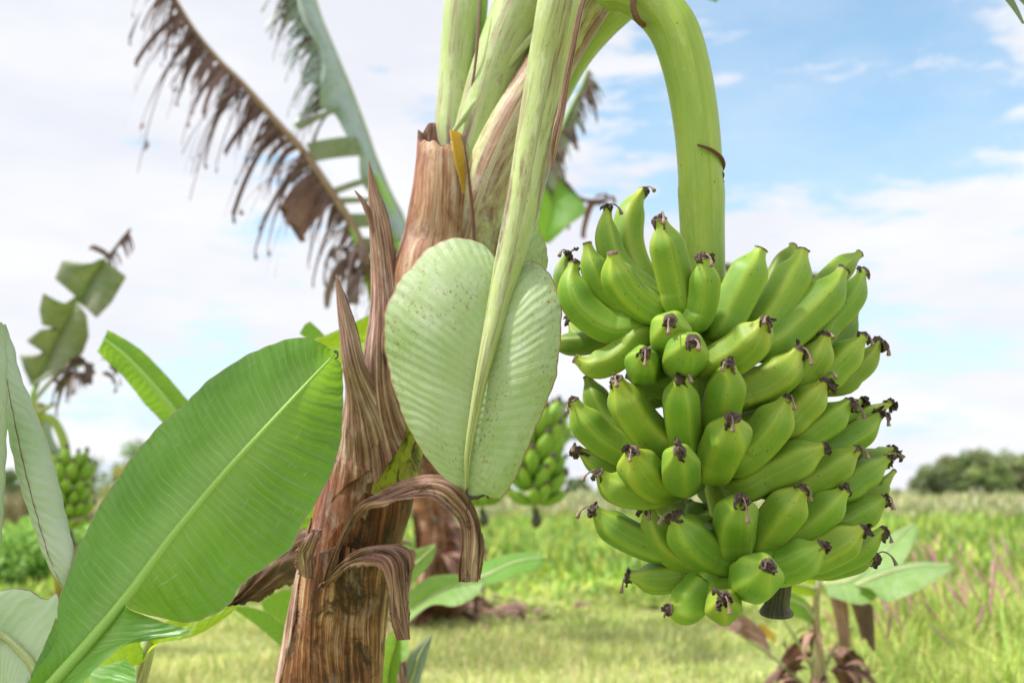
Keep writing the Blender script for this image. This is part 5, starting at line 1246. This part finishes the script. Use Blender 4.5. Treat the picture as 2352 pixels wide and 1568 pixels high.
blades('dry_grass', M['dryfield'], 26000, wedge(85, 420, pw=1.3), (.5, .95), (.35, .9), [(1, 1, 1), (1.1, 1.05, 1.05), (.85, .95, .85)], 'hazy pale grass at the horizon line', 'grass', lean=.5, seg=2, seedv=4)
blades('tall_grass', M['weed'], 34000, wedge(3.9, 9, x0=lambda y: y * .27, x1=lambda y: y * .9, half=.8), (.12, .46), (.004, .011), [(1.3, 1.1, .9), (1.5, 1.2, 1.1), (1, 1, .8), (1.9, 1.3, 1.6), (.8, 1, .7)], 'tall loose grass at the right of the young banana plant', 'grass', lean=1.3, seedv=5,
       wfun=lambda x, y: np.clip((x / y - .27) / .14, .25, 1))

# leaf litter round the foot of the plant behind
mb = MB(); rr = np.random.default_rng(77)
for i in range(80):
    p = b0 + np.array((rr.normal(.15, .38), rr.normal(0, .35), .03)); d = nrm(np.array((rr.normal(), rr.normal(), rr.uniform(0, .4)))); t_ = nrm(np.cross(d, (0, 0, 1))) * rr.uniform(.015, .06)
    lobe(mb, p - t_, p + t_, d, rr.uniform(.08, .3), .25, taper=.6, n=8, k=3, twist=rr.uniform(-2, 2), tint=np.ones(3) * rr.uniform(.4, 1.1))
tag(mb.build('leaf_litter', M['curl']), 'brown dead leaf litter on the grass round the plant behind', 'leaf litter', None, 'stuff')
# pink seed plumes
def seed_plumes():
    rr = np.random.default_rng(9); mb = MB()
    for i in range(110):
        y = rr.uniform(4.2, 8.5); x = y * rr.uniform(.36, .56) if rr.random() < .85 else y * rr.uniform(.3, .4)
        h = rr.uniform(.42, .75); d = np.array((rr.uniform(-.45, .15), rr.uniform(-.2, .2), 0))
        p = np.array([np.array((x, y, 0)) + d * h * t ** 1.8 + np.array((0, 0, h * t * (1 - .12 * t))) for t in np.linspace(0, 1, 12)])
        tube(mb, p[:9], np.full(9, .0010), 4, tint=(.7, 1.2, .5))
        tube(mb, p[8:], np.array([.003, .006, .006, .002]), 6, wob=.3, tint=(1.0, .75 + rr.uniform(-.1, .3), .85 + rr.uniform(-.1, .2)))
    tag(mb.build('seed_grass', M['seed']), 'pink plumed seed heads rising over the grass at the right', 'grass', None, 'stuff')
seed_plumes()

# leafy shrub / tree crowns from many small leaf faces
def crown_mesh(mb, centres, N, leaf, seedv, tint_fn=None, flat=1.0):
    rr = np.random.default_rng(seedv)
    cs = np.array([c_[:3] for c_ in centres]); rs = np.array([c_[3] for c_ in centres])
    pr = rs ** 2 / (rs ** 2).sum(); k = rr.choice(len(rs), N, p=pr)
    u = nrm(rr.normal(0, 1, (N, 3))); rad = rs[k] * (rr.random(N) ** .35) * (1 + .12 * np.sin(u[:, 0] * 7 + k) + .1 * np.sin(u[:, 2] * 9 + 2 * k))
    p = cs[k] + u * rad[:, None] * np.array((1, 1, flat))
    a = nrm(rr.normal(0, 1, (N, 3))); b = nrm(np.cross(a, rr.normal(0, 1, (N, 3))))
    s = leaf * rr.uniform(.6, 1.4, N)[:, None]
    V = np.stack([p - a * s, p - b * s * .5, p + a * s, p + b * s * .5], 1).reshape(-1, 3)
    clump = rr.uniform(.75, 1.25, (len(rs), 1)) * rr.uniform(.9, 1.12, (len(rs), 3))
    C = np.ones((N, 4, 4)); C[:, :, :3] = (clump[k] * rr.uniform(.7, 1.3, (N, 1)))[:, None]
    mb.v.append(V); mb.uv.append(np.zeros((N * 4, 2))); mb.c.append(C.reshape(-1, 4))
    q = (np.arange(N * 4).reshape(-1, 4) + mb.n); mb.f.extend(q.tolist()); mb.mi.extend([0] * N); mb.n += N * 4

def tree(x, ytop, d, wpx, label, seedv, group='trees along the horizon', tcol=(1, 1, 1), name='tree', cat='tree', clumps=20, N=4800, leaf=.16, mat='crown', trunk=True):
    rr = np.random.default_rng(seedv)
    top = P(x, ytop, d); H = top[2]; hw = wpx / 2 * d / F
    root = empty(name, (top[0], top[1], 0), label, cat, group)
    cen = []
    for i in range(clumps):
        a = rr.uniform(0, 6.28); q_ = rr.uniform(0, .75)
        zz = rr.uniform(.42, .86) * H; r_ = min(hw, H) * rr.uniform(.18, .38)
        cen.append((top[0] + math.cos(a) * hw * q_, top[1] + math.sin(a) * hw * q_ * .6, min(zz, H - r_ * .8), r_))
    cen.append((top[0], top[1], H * .78, H * .22)); cen.append((top[0] - hw * .6, top[1], H * .35, H * .3)); cen.append((top[0] + hw * .6, top[1], H * .35, H * .3))
    mb = MB(); crown_mesh(mb, cen, N, leaf, seedv)
    C = mb.c[-1]; C[:, :3] *= np.array(tcol)
    cr = mb.build('crown', M[mat], root, smooth=False)
    if trunk:
        mb = MB(); tube(mb, spl(np.array([[top[0], top[1], -.1], [top[0] + .05 * H, top[1], H * .3], [top[0], top[1], H * .6]]), 10), np.linspace(.05, .02, 10) * H, 8, wob=.1)
        for i in range(5):
            c_ = cen[i]; tube(mb, spl(np.array([[top[0], top[1], H * .25], [(top[0] + c_[0]) / 2, (top[1] + c_[1]) / 2, H * .45], list(c_[:3])]), 8), np.linspace(.02, .006, 8) * H, 6)
        mb.build('trunk', M['bark'], root)
    return root
DT_ = 90
for args in ((2134, 1064, 90, 90, 'round dark green tree at the left end of the right hand treeline', 1, 'g', (.9, 1.0, .9)),
             (2190, 1044, 92, 120, 'tall olive green tree second from the left in the right hand treeline', 2, 'g', (1.1, 1.1, .85)),
             (2250, 1026, 91, 130, 'tallest feathery tree in the middle of the right hand treeline', 3, 'g', (1.05, 1.1, .85)),
             (2308, 1046, 94, 120, 'browner tree in the right hand treeline just before the right edge', 4, 'g', (1.15, 1.03, .92)),
             (2360, 1034, 96, 130, 'green tree cut by the right edge of the picture', 5, 'g', (1, 1.1, .7)),
             (2400, 1036, 96, 90, 'green tree just beyond the right edge of the picture', 6, 'g', (1, 1.1, .7))):
    x, yt, d, w, lb, sd, _, tc = args
    if x > 2390: continue
    tree(x, yt, d, w, lb, sd, tcol=tc)
tree(318, 1004, 45, 130, 'dark tree just left of the broad leaf edge', 11, tcol=(.9, 1.1, .9), N=3000, leaf=.09)
tree(290, 1060, 40, 60, 'lower yellowish tree under the dark one beside the broad leaf', 12, tcol=(1.9, 1.6, .9), N=1600, leaf=.08)
tree(212, 1040, 60, 40, 'faint small tree between the left bunch and the broad leaf', 13, tcol=(.9, 1.1, 1.1), N=700, leaf=.12)
tree(20, 1078, 60, 90, 'dark tree low at the left edge behind the rolled leaves', 14, tcol=(.8, 1.0, .8), N=1500, leaf=.14)
tree(1330, 1096, 120, 60, 'small distant dark tree left of the big bunch on the horizon', 15, tcol=(.8, .9, .8), N=900, leaf=.25)
# leafy shrub row at the left, with dry brush behind
for i, (x, yt, d, w, lb) in enumerate(((-20, 1186, 9.5, 150, 'leafy green shrub at the left edge of the field'), (60, 1192, 10, 130, 'leafy green shrub between the rolled leaves'), (170, 1186, 10.5, 140, 'leafy green shrub under the left banana bunch'))):
    rr2 = np.random.default_rng(50 + i); top = P(x, yt, d); H = top[2]; hw = w / 2 * d / F
    root = empty('shrub', (top[0], top[1], 0), lb, 'shrub', 'shrubs in a row at the left')
    cen = [(top[0] + rr2.uniform(-1, 1) * hw, top[1] + rr2.uniform(-.3, .3), H * rr2.uniform(.25, .7), H * .36) for _ in range(8)]
    mb = MB(); crown_mesh(mb, cen, 2600, .035, 60 + i); mb.c[-1][:, :3] *= np.array((1.25, 1.75, .7)); mb.build('foliage', M['crown'], root, smooth=False)
    mb = MB()
    for c_ in cen[:5]: tube(mb, spl(np.array([[top[0], top[1], 0], [(top[0] + c_[0]) / 2, c_[1], H * .2], list(c_[:3])]), 8), .008, 6)
    mb.build('branches', M['bark'], root)
blades('dry_brush', M['dryfield'], 5000, lambda rr, N: (rr.uniform(-13, -7.4, N), rr.uniform(17, 20, N)), (.5, .95), (.02, .05), [(1, .8, .8), (.85, .7, .7), (1.1, .9, .85)], 'brown dry brush behind the green shrubs at the left', 'brush', lean=.6, seedv=6)

# ------------------------------------------------------------------ sky and light
SUN_EL, SUN_AZ = R(56), R(-100)
w = bpy.data.worlds.new('World'); SC.world = w; w.use_nodes = True
nt = w.node_tree; nt.nodes.clear(); g = NT(nt)
sky = g.n('ShaderNodeTexSky', sky_type='NISHITA'); sky.sun_disc = False
sky.sun_elevation = SUN_EL; sky.sun_rotation = SUN_AZ; sky.air_density = 1.0; sky.dust_density = 1.2; sky.ozone_density = 1.5
tc = g.n('ShaderNodeTexCoord'); dirv = tc.outputs['Generated']
x, y, z = g.sep(dirv)
warp = g.noise(g.scale(dirv, (1.5, 1.5, 3.5)), 2.4, 3)
cn = g.noise(g.scale(dirv, (1.6, 1.6, 5.5), (3.1, 0.4, 1.7)), 2.1, 9, .60, .35)
cn2 = g.noise(g.scale(dirv, (4, 4, 11), (.3, 2.4, .7)), 2.0, 6, .6)
def hole(px, py, rad, soft):
    v = P(px, py, 1.0) - np.array((0, 0, CZ)); v = v / np.linalg.norm(v)
    o = g.n('ShaderNodeVectorMath', operation='DISTANCE'); g.l(dirv, o.inputs[0]); o.inputs[1].default_value = tuple(v)
    dd_ = g.math('ADD', o.outputs['Value'], g.math('MULTIPLY', g.math('SUBTRACT', warp, .5), .25))
    return g.ramp(dd_, [(max(0, rad - soft), 1.), (rad + soft, 0.)])
holes = g.math('MULTIPLY', hole(1740, 110, .16, .12), .38)
for hx, hy, hr, hs_, ha in ((1990, 420, .07, .09, .34), (2330, 360, .06, .07, .18), (2200, 60, .05, .08, .18), (590, 510, .05, .08, .40), (330, 950, .09, .07, .46), (620, 920, .06, .06, .42), (2080, 1020, .08, .08, .22), (1330, 1010, .05, .07, .2), (2300, 880, .04, .08, .16)):
    holes = g.math('ADD', holes, g.math('MULTIPLY', hole(hx, hy, hr, hs_), ha))
f = g.math('ADD', g.math('ADD', g.math('MULTIPLY', cn, 1.7), g.math('MULTIPLY', cn2, .75)), .70 - .85 - .375)
cn3 = g.noise(g.scale(dirv, (6, 6, 26), (1.3, .4, 2.7)), 2.0, 6, .65, .5)
f = g.math('ADD', f, g.math('MULTIPLY', g.math('SUBTRACT', cn3, .5), 1.05))
f = g.math('SUBTRACT', f, holes)
f = g.math('ADD', f, g.ramp(x, [(0., .22), (.5, .22), (.56, .0)])) if False else g.math('ADD', f, g.math('MULTIPLY', g.math('MULTIPLY', x, -.9, True), 1.0, True))
mask = g.ramp(f, [(.36, 0.), (.47, .55), (.62, 1.)])
lum = g.ramp(g.noise(g.scale(dirv, (1.2, 1.2, 4)), 2.5, 5), [(.35, (5.15, 5.2, 5.6)), (.65, (6.0, 6.0, 6.15))])
low = g.ramp(z, [(0.0, 1.), (.34, 0.)])
skyc = g.mix(1.0, sky.outputs[0], (1.5, 1.68, 1.5), 'MULTIPLY')
skyc = g.mix(g.math('MULTIPLY', low, .9), skyc, (4.1, 4.75, 5.9))
skyc = g.mix(g.ramp(cn2, [(.3, .06), (.7, .34)]), skyc, (5.2, 5.5, 5.9))
# thin cloud glows round the veiled sun
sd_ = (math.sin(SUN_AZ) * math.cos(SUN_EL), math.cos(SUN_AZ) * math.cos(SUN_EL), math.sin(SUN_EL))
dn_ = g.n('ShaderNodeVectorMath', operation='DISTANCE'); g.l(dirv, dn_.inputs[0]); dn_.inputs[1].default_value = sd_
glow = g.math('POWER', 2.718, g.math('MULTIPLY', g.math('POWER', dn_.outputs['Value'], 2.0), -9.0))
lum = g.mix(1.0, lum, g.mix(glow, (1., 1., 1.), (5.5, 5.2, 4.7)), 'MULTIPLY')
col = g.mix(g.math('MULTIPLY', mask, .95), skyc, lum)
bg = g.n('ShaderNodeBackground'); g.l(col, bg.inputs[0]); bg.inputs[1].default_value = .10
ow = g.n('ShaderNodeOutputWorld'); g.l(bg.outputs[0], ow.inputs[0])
sl_ = bpy.data.lights.new('sun', 'SUN'); sl_.energy = 2.7; sl_.angle = R(3.5); sl_.color = (1, .95, .87)
so = bpy.data.objects.new('sun', sl_); COL.objects.link(so)
so.rotation_euler = (R(90) - SUN_EL, 0, math.pi - SUN_AZ) if False else (0, 0, 0)
from mathutils import Vector
sv = Vector((math.sin(SUN_AZ) * math.cos(SUN_EL), math.cos(SUN_AZ) * math.cos(SUN_EL), math.sin(SUN_EL)))
so.rotation_euler = sv.to_track_quat('Z', 'Y').to_euler()
# nishita: rotation measured clockwise from +Y seen from above
sky.sun_rotation = SUN_AZ
SC.view_settings.view_transform = 'Standard'; SC.view_settings.look = 'None'
SC.view_settings.exposure = .78; SC.view_settings.gamma = 1
SC.cycles.max_bounces = 8; SC.cycles.transparent_max_bounces = 4; SC.cycles.use_denoising = True
SC.cycles.sample_clamp_indirect = 8
